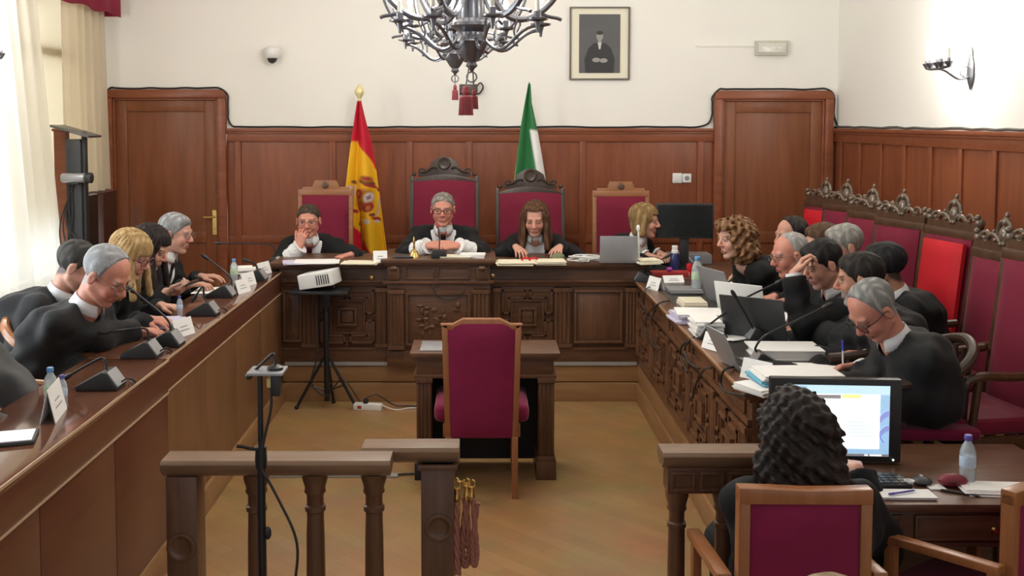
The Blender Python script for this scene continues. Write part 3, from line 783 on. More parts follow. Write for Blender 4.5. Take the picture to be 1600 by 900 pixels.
def highback(name, label, loc, rz, w, zpad, style, fm, pad, group=None, recline=4, cat='chair', arms=True, zlow=.40):
    """tall upholstered armchair, front towards -y; zpad is the top of the frame above its floor"""
    t = thing(name, label, cat, loc, rz, group)
    h = w / 2; st = .035
    R = mv(0, .2, .44) @ rot('X', -recline) @ mv(0, -.2, -.44)
    m = MB()
    for s in (-1, 1): m.box(s*h - st/2, s*h + st/2, .18, .235, .30, zpad)
    m.box(-h, h, .18, .235, .36, .42)
    if style == 'arch':
        m.prism(arch(-h - .01, h + .01, zpad - .045, zpad + .012) + [(h + .01, zpad - .06), (-h - .01, zpad - .06)], .18, .235)
    else: m.box(-h - .01, h + .01, .175, .24, zpad - .05, zpad)
    m.xform(R).build('back_frame', fm, t, bevel=.005)
    m = MB(); cushion(m, -h + st/2, h - st/2, .175, .225, zlow, zpad - .05, .03, topc=.015 if style == 'arch' else 0); m.xform(R).build('backrest', pad, t, ang=60)
    c = MB()
    if style == 'arch':
        prof = [(-h*.82, 0), (-h*.80, .035), (-h*.62, .05), (-h*.46, .075), (-h*.40, .12), (-h*.2, .155), (0, .168), (h*.2, .155), (h*.40, .12), (h*.46, .075), (h*.62, .05), (h*.80, .035), (h*.82, 0)]
        c.prism([(x, zpad + z*1.0 - .005) for x, z in prof], .185, .23)
        c.lathe([(.05, 0), (.055, .01), (.045, .018), (.03, .012), (.0, .016)], 18, rot('X', 90), (0, .187, zpad + .105))
        for s in (-1, 1):
            c.tube([(s*h*.70 + .03*math.cos(a)*(1 - a/9), .18, zpad + .04 + .025*math.sin(a)*(1 - a/9)) for a in [k*.6 for k in range(12)]], .008, 6)
            c.tube(bez((s*.06, .18, zpad + .06), (s*.11, .175, zpad + .10), (s*.13, .175, zpad + .02), (s*.19, .18, zpad + .03)), .009, 6)
            c.ball((s*h*.93, .20, zpad + .012), .018)
    elif style == 'block':
        c.prism([(-h*.56, zpad - .005), (-h*.42, zpad + .075), (h*.42, zpad + .075), (h*.56, zpad - .005)], .18, .235)
        c.prism([(-h*.92, zpad - .005), (-h*.9, zpad + .02), (h*.9, zpad + .02), (h*.92, zpad - .005)], .185, .23)
    elif style == 'carved':
        c.mat(0); c.box(-h, h, .185, .23, zpad - .005, zpad + .045)
        c.mat(1)
        rnd = random.Random(5)
        for s in (-1, 1):
            c.ball((s*h*.97, .205, zpad + .055), (.026, .03, .03)); c.ball((s*h*.97, .185, zpad + .085), (.016, .018, .018))
            c.tube([(s*(h*.62 + .045*math.cos(a)*(1-a/8)), .19, zpad + .06 + .04*math.sin(a)*(1-a/8)) for a in [k*.55 for k in range(12)]], .010, 6)
            c.tube(bez((s*.02, .19, zpad + .05), (s*.09, .175, zpad + .13), (s*.10, .18, zpad + .04), (s*.16, .19, zpad + .06)), .013, 6)
            c.tube(bez((s*.05, .20, zpad + .04), (s*.075, .19, zpad + .16), (s*.02, .19, zpad + .15), (0, .19, zpad + .17)), .012, 6)
        c.ball((0, .20, zpad + .09), (.040, .03, .05)); c.ball((0, .195, zpad + .155), (.022, .022, .026)); c.ball((0, .195, zpad + .19), (.012, .012, .018))
        for k in range(9):
            a = rnd.uniform(0, 6.28); c.ball((.075*math.cos(a), .185, zpad + .09 + .05*math.sin(a)), rnd.uniform(.008, .016), 8, 6)
    if c.v:
        o = c.xform(R).build('crest', [fm, M['carved']] if style == 'carved' else fm, t, bevel=.003 if style != 'carved' else 0, ang=50)
    if style == 'block':
        MB().lathe([(.028, 0), (.03, .006), (.02, .01)], 16, rot('X', 90), (0, .181, zpad + .034)).xform(R).build('medallion', M['darkwood'], t)
    m = MB(); cushion(m, -h + .01, h - .01, -.40, -.32, 0, .5, .02); m = MB(); m.box(-h + .005, h - .005, -.26, .18, .40, .475); m.build('seat', pad, t, bevel=.03, seg=3)
    m = MB(); m.box(-h, h, -.25, -.22, .34, .40); m.box(-h, h, .17, .20, .34, .40)
    for s in (-1, 1): m.box(s*h - .015, s*h + .015, -.25, .2, .34, .40)
    m.build('seat_frame', fm, t, bevel=.004)
    for s in (-1, 1):
        m = MB(); m.lathe([(.02, 0), (.026, .04), (.02, .10), (.028, .2), (.022, .3), (.028, .34)], 10, None, (s*(h - .02), -.22, 0)); m.build('leg', fm, t)
        m = MB(); m.box(s*(h - .02) - .02, s*(h - .02) + .02, .19, .23, 0, .36); m.build('leg', fm, t, bevel=.004)
        if arms:
            m = MB(); m.tube(smoothpath([(s*(h + .012), .185, .68), (s*(h + .025), .0, .665), (s*(h + .035), -.16, .675), (s*(h + .03), -.235, .66), (s*(h + .028), -.245, .63)]), .021, 8)
            m.tube([(s*(h + .022), -.18, .66), (s*(h + .005), -.2, .40)], .017, 8); m.build('armrest', fm, t)
    return t
def jchair(px0, px1, ytop, Y, style, fm, label, crest_h=0):
    c0 = AT(px0, ytop, Y); c1 = AT(px1, ytop, Y)
    return highback('judge_chair', label, ((c0.x + c1.x)/2, Y - .2, PZ), 0, c1.x - c0.x - .03, c0.z - PZ, style, fm, M['velvet2'], arms=False)
jchair(465, 550, 296, 8.50, 'block', M['palewood'], 'burgundy armchair with orange wood frame left of the tall yellow and red flag')
jchair(640, 748, 275, 8.50, 'arch', M['blackwood'], 'tallest dark arched armchair behind the man with folded hands')
jchair(775, 883, 294, 8.50, 'arch', M['blackwood'], 'dark arched armchair with a medallion in front of the green flag')
jchair(927, 1015, 298, 8.50, 'block', M['palewood'], 'burgundy armchair with orange wood crest behind the silver laptop')

# tall carved chairs along the right wall
spec = [(1592, 4.62, .50, 'velvet', 'burgundy carved chair cut by the right picture edge', .16),
        (1536, 5.22, .22, 'velvet', 'burgundy high back carved chair second from the right edge', .12),
        (1464, 5.95, .24, 'red', 'carved chair with a bright red back panel behind the man who writes', .20),
        (1390, 6.60, .0, 'velvet', 'carved burgundy chair above the dark haired man turned to the wall', .30),
        (1345, 7.18, .0, 'velvet', 'carved burgundy chair above the grey haired man in the second row', .32),
        (1306, 7.75, .0, 'velvet', 'carved burgundy chair just right of the farthest red one', .34),
        (1275, 8.30, .0, 'red', 'farthest carved chair of the right row with a bright red back', .34)]
RWZ = [407, 403, 366, 352, 340, 328, 322]
for k, (px, zc_, dx, pad, lab, ang) in enumerate(spec):
    p = AD(px, RWZ[k], zc_)
    zp = p.z - PZ + .03
    t = highback('carved_chair', lab, (p.x - .16, p.y, PZ), -math.pi/2 + ang, .45, zp, 'carved', M['sidewood'], M['velvet2'], 'carved high back chairs along the right wall', recline=7, arms=k < 2)
    if pad == 'red':
        R = mv(0, .2, .44) @ rot('X', -7) @ mv(0, -.2, -.44)
        m = MB(); cushion(m, -.155, .205, .125, .15, .50, zp - .075, .02); m.xform(R).build('red_cover', M['red'], t, ang=60)

# witness chair seen from behind (front towards +y)
p = AD(752.5, 497, 5.52)
WCZ = p.z
t = thing('witness_chair', 'burgundy high back chair seen from behind at the small centre table', 'chair', (p.x, p.y, 0))
hw = .215
poly = [(-hw, WCZ - .045), (-hw - .006, WCZ - .028), (-hw + .06, WCZ - .028), (-hw + .085, WCZ - .015), (-hw + .115, WCZ), (hw - .115, WCZ), (hw - .085, WCZ - .015), (hw - .06, WCZ - .028), (hw + .006, WCZ - .028), (hw, WCZ - .045), (hw - .035, WCZ - .06), (-hw + .035, WCZ - .06)]
m = MB(); m.prism(poly, -.03, .02)
for s in (-1, 1):
    m.prism([(s*hw, WCZ - .03), (s*(hw - .034), WCZ - .03), (s*(hw - .05), .33), (s*(hw - .018), .33)], -.03, .02)
m.prism([(-hw + .03, .33), (hw - .03, .33), (hw - .03, .36), (-hw + .03, .36)], -.02, .02)
m.build('back_frame', M['chairwood'], t, bevel=.006)
m = MB(); P = []
pz0, pz1 = .335, WCZ - .02
for i in range(15):
    v = i / 14; row = []
    wv = (hw - .05) + (hw - .032 - hw + .05) * v
    for j in range(11):
        u = j / 10 * 2 - 1
        corner = .04 * max(0, abs(u) - .7) / .3 * max(0, v - .85) / .15 + .04 * max(0, abs(u) - .8) / .2 * max(0, .12 - v) / .12*0
        row.append((u * wv, -.028 - .022 * (1 - abs(u)**4) * (1 - abs(2*v-1)**8), pz0 + (pz1 - pz0) * v - corner))
    P.append(row)
m.grid(P); m.box(-hw + .05, hw - .05, -.02, .05, .36, WCZ - .07)
m.build('backrest', M['velvet'], t, ang=60)
m = MB().box(-.26, .26, .02, .46, .40, .50); m.build('seat', M['velvet'], t, bevel=.045, seg=4)
m = MB(); m.box(-.21, .21, .0, .44, .33, .40); m.build('seat_frame', M['chairwood'], t, bevel=.004)
for s in (-1, 1):
    MB().prism([(s*(hw - .018), .34), (s*(hw - .052), .34), (s*(hw - .05), 0), (s*(hw - .018), 0)], -.04, .02).build('leg', M['chairwood'], t, bevel=.004)
    MB().box(s*.19 - .02, s*.19 + .02, .40, .44, 0, .34).build('leg', M['chairwood'], t, bevel=.004)

# witness table
p0 = AD(640, 552, 5.78); p1 = AD(876, 552, 5.78)
t = thing('witness_table', 'small dark pedestal table with fluted legs behind the centre chair', 'table', ((p0.x + p1.x)/2, p0.y, 0))
W = (p1.x - p0.x) / 2; TZ = p0.z
def tx(px): return (px - VX) * 5.78 / F - (p0.x + p1.x)/2
def tz(py): return CAM_H - (py - HY) * 5.78 * CT / F
m = MB(); m.box(-W, W, 0, .36, TZ - .03, TZ); m.box(-W + .015, W - .015, .01, .35, TZ - .045, TZ - .03); m.build('tabletop', M['darkwood'], t, bevel=.006)
m = MB(); m.box(tx(650), tx(866), .02, .34, tz(589), TZ - .04); m.box(tx(646), tx(870), .012, .35, tz(593), tz(587)); m.build('frieze', M['darkwood'], t, bevel=.005)
for a, b in ((650, 674), (842, 867)):
    m = fluted(tx(a), tx(b), tz(726), tz(592), 4, .012).shift((0, .035, 0)); m.box(tx(a), tx(b), .03, .33, tz(726), tz(592)); m.box(tx(a) - .012, tx(b) + .012, .012, .345, 0.0, tz(724)); m.build('leg', M['darkwood_v'], t, bevel=.003)
MB().box(tx(672), tx(844), .30, .33, .03, tz(592)).build('modesty_panel', plain('dark void black', (.012, .012, .012), .6), t)  # dark void under the table, put in as a black sheet
MB().box(tx(655), tx(690), .05, .3, TZ, TZ + .006).build('glass_tray', M['silver'], t, bevel=.002)

# plain armchairs at the front right
def clerk_chair(label, loc, rz, w, zt):
    """front towards +y"""
    t = thing('armchair', label, 'chair', loc, rz, None); h = w/2
    m = MB(); s_ = .036
    for s in (-1, 1): m.prism([(s*h, zt - .01), (s*(h - s_), zt - .01), (s*(h - s_), .25), (s*h, .25)], -.025, .02)
    m.prism([(-h, zt), (-h*.5, zt - .004), (0, zt - .01), (h*.5, zt - .010), (h, zt - .008), (h, zt - .055), (-h, zt - .05)], -.028, .022); m.box(-h, h, -.02, .02, .40, .44)
    m.build('back_frame', M['chairwood'], t, bevel=.006)
    m = MB(); cushion(m, -h + .03, h - .03, -.014, .035, .43, zt - .045, .02); m.build('backrest', M['velvet'], t, ang=60)
    MB().box(-h, h, .02, .46, .38, .46).build('seat', M['velvet'], t, bevel=.03, seg=3)
    for s in (-1, 1):
        m = MB(); m.prism([(0, .0), (.06, .0), (.06, .45), (.0, .45)], 0, .03); m = MB()
        x = s*(h + .035)
        m.obox(mv(x, .20, .665) @ rot('X', -4), .045, .42, .028); m.box(x - .015, x + .015, .34, .38, .1, .66); m.box(x - .018, x + .018, .0, .03, .60, .67)
        m.build('armrest', M['chairwood'], t, bevel=.006)
        MB().box(s*(h - .02) - .02, s*(h - .02) + .02, -.02, .02, 0, .27).build('leg', M['chairwood'], t, bevel=.004)
        MB().box(s*(h - .02) - .02, s*(h - .02) + .02, .42, .46, 0, .4).build('leg', M['chairwood'], t, bevel=.004)
    return t
p = AD(1256, 757, 3.05)
clerk_chair('burgundy armchair with wooden frame directly behind the long haired clerk', (p.x, p.y, 0), math.radians(1), .40, p.z)
p = AD(1574, 766, 3.12)
clerk_chair('burgundy armchair turned sideways at the bottom right corner, mostly cut off', (p.x + .18, p.y + .126, 0), math.radians(35), .44, p.z)

# bent wood armchairs on the left (front towards +x)
def bentwood(label, loc, rz, zback=.80):
    t = thing('bentwood_armchair', label, 'chair', loc, rz)
    rail = smoothpath([(.27, .25, .655), (.12, .265, .665), (-.08, .25, .70), (-.21, .15, .765), (-.25, 0, zback), (-.21, -.15, .765), (-.08, -.25, .70), (.12, -.265, .665), (.27, -.25, .655)], 6)
    MB().tube(rail, .024, 10).build('arm_rail', M['chairwood'], t)
    MB().box(-.22, .24, -.23, .23, .41, .46).build('seat', M['velvet'], t, bevel=.02, seg=3)
    m = MB()
    for y in (-.12, -.04, .04, .12): m.tube([(-.2, y*.9, .45), (-.235 + abs(y)*.2, y, .77)], .011, 8)
    m.build('back_spindles', M['chairwood'], t)
    for sx, sy in ((.2, -.2), (.2, .2), (-.18, -.19), (-.18, .19)):
        m = MB(); m.tube([(sx*1.08, sy*1.08, 0), (sx, sy, .42)], [.016, .022], 8)
        if sx > 0: m.tube([(sx, sy*1.02, .42), (sx - .02, sy*1.28, .66)], .016, 8)
        m.build('leg', M['chairwood'], t)
    return t
bentwood('bentwood armchair with the grey gown over it at the left picture edge', (-2.02, 3.96, PZ), 0)
bentwood('bentwood armchair under the bald man in a gown at the left bench', (-2.06, 5.0, PZ), 0)

# ================================================================== RAILINGS
def baluster(m, x, z1, r=.030):
    m.lathe([(r*1.3, .12), (r*1.3, .16), (r, .18), (r*1.12, .40), (r*1.05, .62), (r*.98, z1 - .16), (r*.98, z1 - .135), (r*1.2, z1 - .13), (r*1.2, z1 - .115), (r*.98, z1 - .11), (r*.98, z1 - .075), (r*1.25, z1 - .065), (r*1.15, z1 - .05), (r*1.45, z1 - .02), (r*1.5, z1)], 16, None, (x, 0, 0))
def handrail(m, x0, x1, zt, d=.13):
    prof = [(-d/2 + .012, zt), (-d/2, zt - .012), (-d/2 + .004, zt - .032), (-d/2 + .03, zt - .058), (d/2 - .03, zt - .058), (d/2, zt - .03), (d/2, zt - .01), (d/2 - .012, zt)]
    m.prism([(y, z) for y, z in prof], x0, x1, Matrix(((0,1,0,0),(1,0,0,0),(0,0,1,0),(0,0,0,1))))
p = AD(258, 712, 3.50); q = AD(612, 712, 3.50); RZT = p.z
t = thing('wooden_railing', 'wooden balustrade with turned balusters at the lower left', 'railing', (p.x, p.y, 0))
o = Vector((p.x, p.y, 0)); lx = lambda px, zc=3.5: (px - VX) * zc / F - p.x
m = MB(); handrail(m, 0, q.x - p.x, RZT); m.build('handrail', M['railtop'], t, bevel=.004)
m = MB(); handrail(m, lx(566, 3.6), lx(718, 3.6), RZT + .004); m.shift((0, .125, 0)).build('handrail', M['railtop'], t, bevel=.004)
for px in (400, 492, 584):
    m = MB(); baluster(m, lx(px), RZT - .058); m.build('baluster', M['railwood'], t, ang=50)
m = MB(); x = lx(292); m.box(x - .06, x + .045, -.05, .055, 0, RZT - .058); m.lathe([(.05, 0), (.05, .008), (.036, .008), (.03, .002)], 20, rot('X', 90), (x - .01, -.05, RZT - .30)); m.build('newel_post', M['railwood'], t, bevel=.004)
m = MB(); x = lx(684, 3.6); m.box(x - .058, x + .058, .07, .185, 0, RZT - .055); m.box(x - .07, x + .07, .06, .2, RZT - .075, RZT - .055); m.lathe([(.05, 0), (.05, .008), (.036, .008), (.03, .002)], 20, rot('X', 90), (x + .005, .07, RZT - .28)); m.build('newel_post', M['railwood'], t, bevel=.004)
m = MB(); x = lx(654, 3.6); m.box(x - .016, x + .03, .12, .17, RZT - .13, RZT - .07); m.build('latch', M['blackmetal'], t, bevel=.004)
m = MB(); m.box(lx(300), lx(600), -.03, .03, .08, .13); m.box(lx(584), lx(660), .0, .10, .08, .13); m.build('bottom_rail', M['railwood'], t, bevel=.004)

p = AD(1034, 700, 3.60); q = AD(1200, 700, 3.60)
t = thing('wooden_railing', 'short wooden railing with a panelled frieze between the right bench and the clerk', 'railing', (p.x, p.y, 0)); zt = p.z; wv = q.x - p.x
m = MB(); handrail(m, -.005, wv, zt); m.build('handrail', M['railtop'], t, bevel=.004)
m = MB(); m.box(.015, wv - .01, -.04, .05, zt - .15, zt - .058)
for a in (.025, .125, .225): frame4(m, a, a + .085, zt - .14, zt - .07, .012, -.05, -.04)
m.build('frieze', M['railwood'], t, bevel=.003)
for x in (.055, .22, .34):
    m = MB(); baluster(m, x, zt - .15, .028); m.build('baluster', M['railwood'], t, ang=50)
MB().box(.02, wv - .01, -.03, .03, .08, .13).build('bottom_rail', M['railwood'], t, bevel=.004)

# barrier ropes hanging from the newel post
q0 = AD(720, 744, 3.62)
t = thing('barrier_rope', 'pinkish twisted barrier ropes with brass hooks hanging on the railing end post', 'rope', (q0.x, q0.y - .02, q0.z))
m = MB()
def ropept(px, py): v = AD(px, py, 3.62); return Vector((v.x - q0.x, v.y - q0.y + .02, v.z - q0.z))
def twist(m, pts, r):
    pts = smoothpath(pts, 10); n = len(pts)
    for k in range(3):
        out = []
        for i, pnt in enumerate(pts):
            a = i * .62 + k * 2.094; out.append(pnt + Vector((math.cos(a), math.sin(a), 0)) * r * .55)
        m.tube(out, r * .62, 6)
for k, (xa, yb, xb, r) in enumerate(((714, 893, 716, .011), (722, 885, 733, .011), (738, 880, 745, .009))):
    a = MB(); y = -.012 + .024 * (k == 1)
    if k == 0: twist(a, [ropept(xa, 782), ropept(xa, 840), ropept(xb, yb)], r)
    else: twist(a, [ropept(xa + 8, 782), ropept(xa + 1, 840), ropept(xa + 1, yb - 14), ropept((xa + xb)/2, yb), ropept(xb, yb - 16), ropept(xb - 1, 840), ropept(xb - 6, 776)], r)
    a.shift((0, y - .01, 0)).build('rope', M['rope'], t, ang=80)
m = MB()
for px, py in ((714, 772), (729, 768), (737, 770)):
    c = ropept(px, py); m.lathe([(.011, -.03), (.012, -.01), (.009, .0), (.010, .02)], 10, None, c); m.tube([c + Vector((.012*math.sin(a), -.004, .034 + .014*math.cos(a))) for a in [k*.55 for k in range(11)]], .004, 6)
m.tube([ropept(713, 746) , ropept(718, 752), ropept(730, 756)], .004, 6)
m.build('hook', M['brass'], t)
# aluminium cable cover on the floor
p = ON(414, 744, .0); q = ON(622, 744, .0)
tag(MB().box(p.x, q.x, p.y - .03, p.y + .02, 0, .014).build('cable_cover', plain('pale aluminium', (.42, .44, .42), .35, metal=.3), bevel=.004), 'pale grey cable cover strip lying on the parquet behind the railing', 'cable cover')
tag(MB().tube(smoothpath([(q.x, p.y, .01), (q.x + .1, p.y + .02, .008), (q.x + .28, p.y - .01, .008)]), .006, 6).build('floor_cable', M['cable']), 'black cable running from the grey floor strip towards the table', 'cable')

# ================================================================== CLERK'S DESK
p0 = AD(1370, 785, 3.49)
DZ = p0.z; DY = p0.y; DX0, DX1 = 1.02, 2.15
t = thing('clerk_desk', 'dark wooden desk with a drawer at the front right', 'desk', ((DX0 + DX1)/2, DY, 0)); hw = (DX1 - DX0)/2
m = MB(); m.box(-hw, hw, -.02, .64, DZ - .028, DZ); m.build('tabletop', M['darkwood'], t, bevel=.006)
m = MB(); m.box(-hw + .03, hw - .03, .01, .62, DZ - .15, DZ - .03); m.box(-hw + .02, hw - .02, .0, .03, DZ - .155, DZ - .14); m.build('apron', M['darkwood'], t, bevel=.003)
for a, b in ((-hw + .06, -.14), (-.1, .42)):
    d = MB(); d.box(a, b, -.004, .01, DZ - .135, DZ - .045); frame4(d, a + .01, b - .01, DZ - .13, DZ - .05, .008, -.008, -.003); d = d.build('drawer', M['darkwood'], t, bevel=.002)
    kx = (1553 - VX) * 3.48 / F - (DX0 + DX1)/2 if a > -.2 else (a + b)/2
    MB().lathe([(.006, 0), (.008, .008), (.013, .016), (.009, .024)], 12, rot('X', 90), (kx, -.004, DZ - .09)).build('knob', M['brass'], d)
for sx in (-hw + .06, hw - .06):
    for y in (.04, .58): MB().lathe([(.026, 0), (.03, .05), (.022, .1), (.032, .35), (.024, .5), (.035, DZ - .15)], 12, None, (sx, y, 0)).build('leg', M['darkwood_v'], t)
MB().box(-hw + .06, hw - .06, .59, .61, .06, DZ - .15).build('modesty_panel', M['darkwood'], t)

# ================================================================== FLAGS
def set_col(o, cols):
    at = o.data.color_attributes.new('col', 'FLOAT_COLOR', 'POINT')
    at.data.foreach_set('color', np.concatenate([cols, np.ones((len(cols), 1))], 1).astype(np.float32).ravel())
def flag(label, top_px, Y, edges, folds, colf, finial, group=None):
    """edges: list of (y pixel, left x pixel, right x pixel) of the hanging cloth"""
    p = AT(*top_px, Y)
    t = thing('flag', label, 'flag', (p.x, Y, PZ))
    hz = p.z - PZ
    m = MB(); b = AT(top_px[0] + 14, 420, Y)
    m.tube([(0, .02, hz - .10), (0.02, .02, .03)], .013, 8); m.lathe([(.17, 0), (.17, .02), (.05, .045), (.03, .06)], 20, None, (.02, .02, 0)); m.build('pole', M['brass'], t)
    m = MB()
    if finial == 'spear': m.lathe([(.012, -.125), (.022, -.11), (.014, -.095), (.040, -.05), (.042, -.025), (.030, .0), (.005, .03)], 14, None, (0, .02, hz))
    else: m.lathe([(.010, -.10), (.014, -.05), (.004, 0)], 10, None, (0, .02, hz))
    m.build('finial', plain('pale gilt', (.85, .74, .38), .35, metal=.3) if finial == 'spear' else M['iron'], t)
    NU, NV = 90, 230; P = []; col = []
    ys = [e[0] for e in edges]
    for i in range(NV + 1):
        v = i / NV; py = ys[0] + (ys[-1] - ys[0]) * v
        xl = np.interp(py, ys, [e[1] for e in edges]); xr = np.interp(py, ys, [e[2] for e in edges])
        A, B = AT(xl, py, Y), AT(xr, py, Y); row = []
        for j in range(NU + 1):
            u = j / NU
            x = A.x + (B.x - A.x) * (u + .035 * math.sin(2*math.pi*folds*u) * (1 if 0 < u < 1 else 0))
            y = -.05 * math.sin(2*math.pi*folds*u + 1.2 + v) * min(1, .25 + v) - .035 * math.sin(math.pi*u) * v
            row.append((x - p.x, y, A.z - PZ)); col.append(colf(u, v, np.interp(u, [0, 1], [xl, xr]), py))
        P.append(row)
    o = MB().grid(P).build('cloth', M['flag'], t, ang=180, solid=.006); set_col(o, np.array(col))
    return t, P, (lambda px, py: (px, py))
RED, YEL = np.array((.52, .010, .03)), np.array((.80, .42, .012))
GRN, WHT, BLK = np.array((.03, .17, .055)), np.array((.78, .78, .76)), np.array((.015, .015, .015))
def sstep(a, b, x): t = min(1, max(0, (x - a)/(b - a))); return t
EMB = [np.array(c) for c in ((.36, .03, .03), (.55, .42, .30), (.24, .10, .20), (.42, .17, .02), (.20, .06, .03), (.60, .48, .42))]
COAT = [(553, 285, 7, 3, 4, 0), (594, 297, 6, 3.5, 4, 0), (550, 303, 3, 19, 1, 0), (591, 322, 3, 21, 1, 0), (574, 285, 13, 4, 4, 0), (573, 279, 10, 5, 3, 0), (573, 279, 6, 2.5, 0, 0), (580, 291, 13, 2.5, 0, 0),
        (568, 312, 15, 20, 3, 0), (562, 303, 7, 9, 0, 0), (576, 308, 7, 9, 5, 0), (564, 322, 7, 9, 0, 0), (576, 323, 7, 9, 0, 0), (562, 303, 3, 4, 3, 0), (576, 308, 1.2, 5, 2, 0), (576, 308, 4, 1.2, 2, 0), (564, 318, 1.2, 8, 3, 0), (567, 324, 1.2, 7, 3, 0), (576, 324, 3, 4, 3, 0),
        (553, 330, 7, 3, 0, 0), (588, 342, 9, 3, 0, 0), (588, 346, 6, 2.5, 5, 0), (574, 345, 6, 4, 5, 0), (562, 350, 4, 4.5, 4, 0), (546, 292, 4, 3, 5, 0), (581, 335, 4, 3, 4, 0)]
def emblem(c, px, py):
    for ex_, ey_, rx, ry, mi, _ in COAT:
        dx, dy = px - ex_, py - ey_; a = -.30
        u, v = (dx*math.cos(a) - dy*math.sin(a))/rx, (dx*math.sin(a) + dy*math.cos(a))/ry
        k = 1 - sstep(.85, 1.15, math.hypot(u, v)*1.12); c = c*(1 - k) + EMB[mi]*k
    return c
def spain(u, v, px, py):
    # top red band falls away to the right, yellow below, lower red band showing bottom left
    yb = 221 if px < 559 else 221 + (px - 559) * 1.55
    k = sstep(-2, 2, py - yb)
    c = RED * (1 - k) + YEL * k
    yl = 358 + (px - 556) * 1.35
    k2 = sstep(-2, 2, py - yl) * (1 if px < 600 else 0)
    return emblem(c * (1 - k2) + RED * k2, px, py)
t, P, _ = flag('tall red and yellow striped flag with a coat of arms behind the judges bench', (561, 137), 8.86,
     [(158, 558.5, 564), (180, 555, 569), (222, 549, 580), (262, 544, 587), (300, 540, 592), (340, 548, 597), (408, 556, 606)], 1.6, spain, 'spear')
def extre(u, v, px, py):
    x1 = 823 + (py - 198) * .15
    c = GRN.copy()
    k = sstep(-1.2, 1.2, px - x1 - 5) * sstep(-2, 2, py - 203 - (px - 832)*.2)
    c = c * (1 - k) + WHT * k
    g = sstep(-1, 1, (803.5 + (285 - py) * .10) - .5 - px) * sstep(228, 236, py)
    return c * (1 - g) + np.array((.55, .45, .25)) * g
flag('green flag with a white stripe standing behind the dark medallion chair', (827, 128), 8.86,
     [(131, 825.5, 828.5), (160, 820, 830), (200, 813, 838), (240, 808, 845), (280, 803, 851), (400, 800, 855)], 1.25, extre, 'thin')

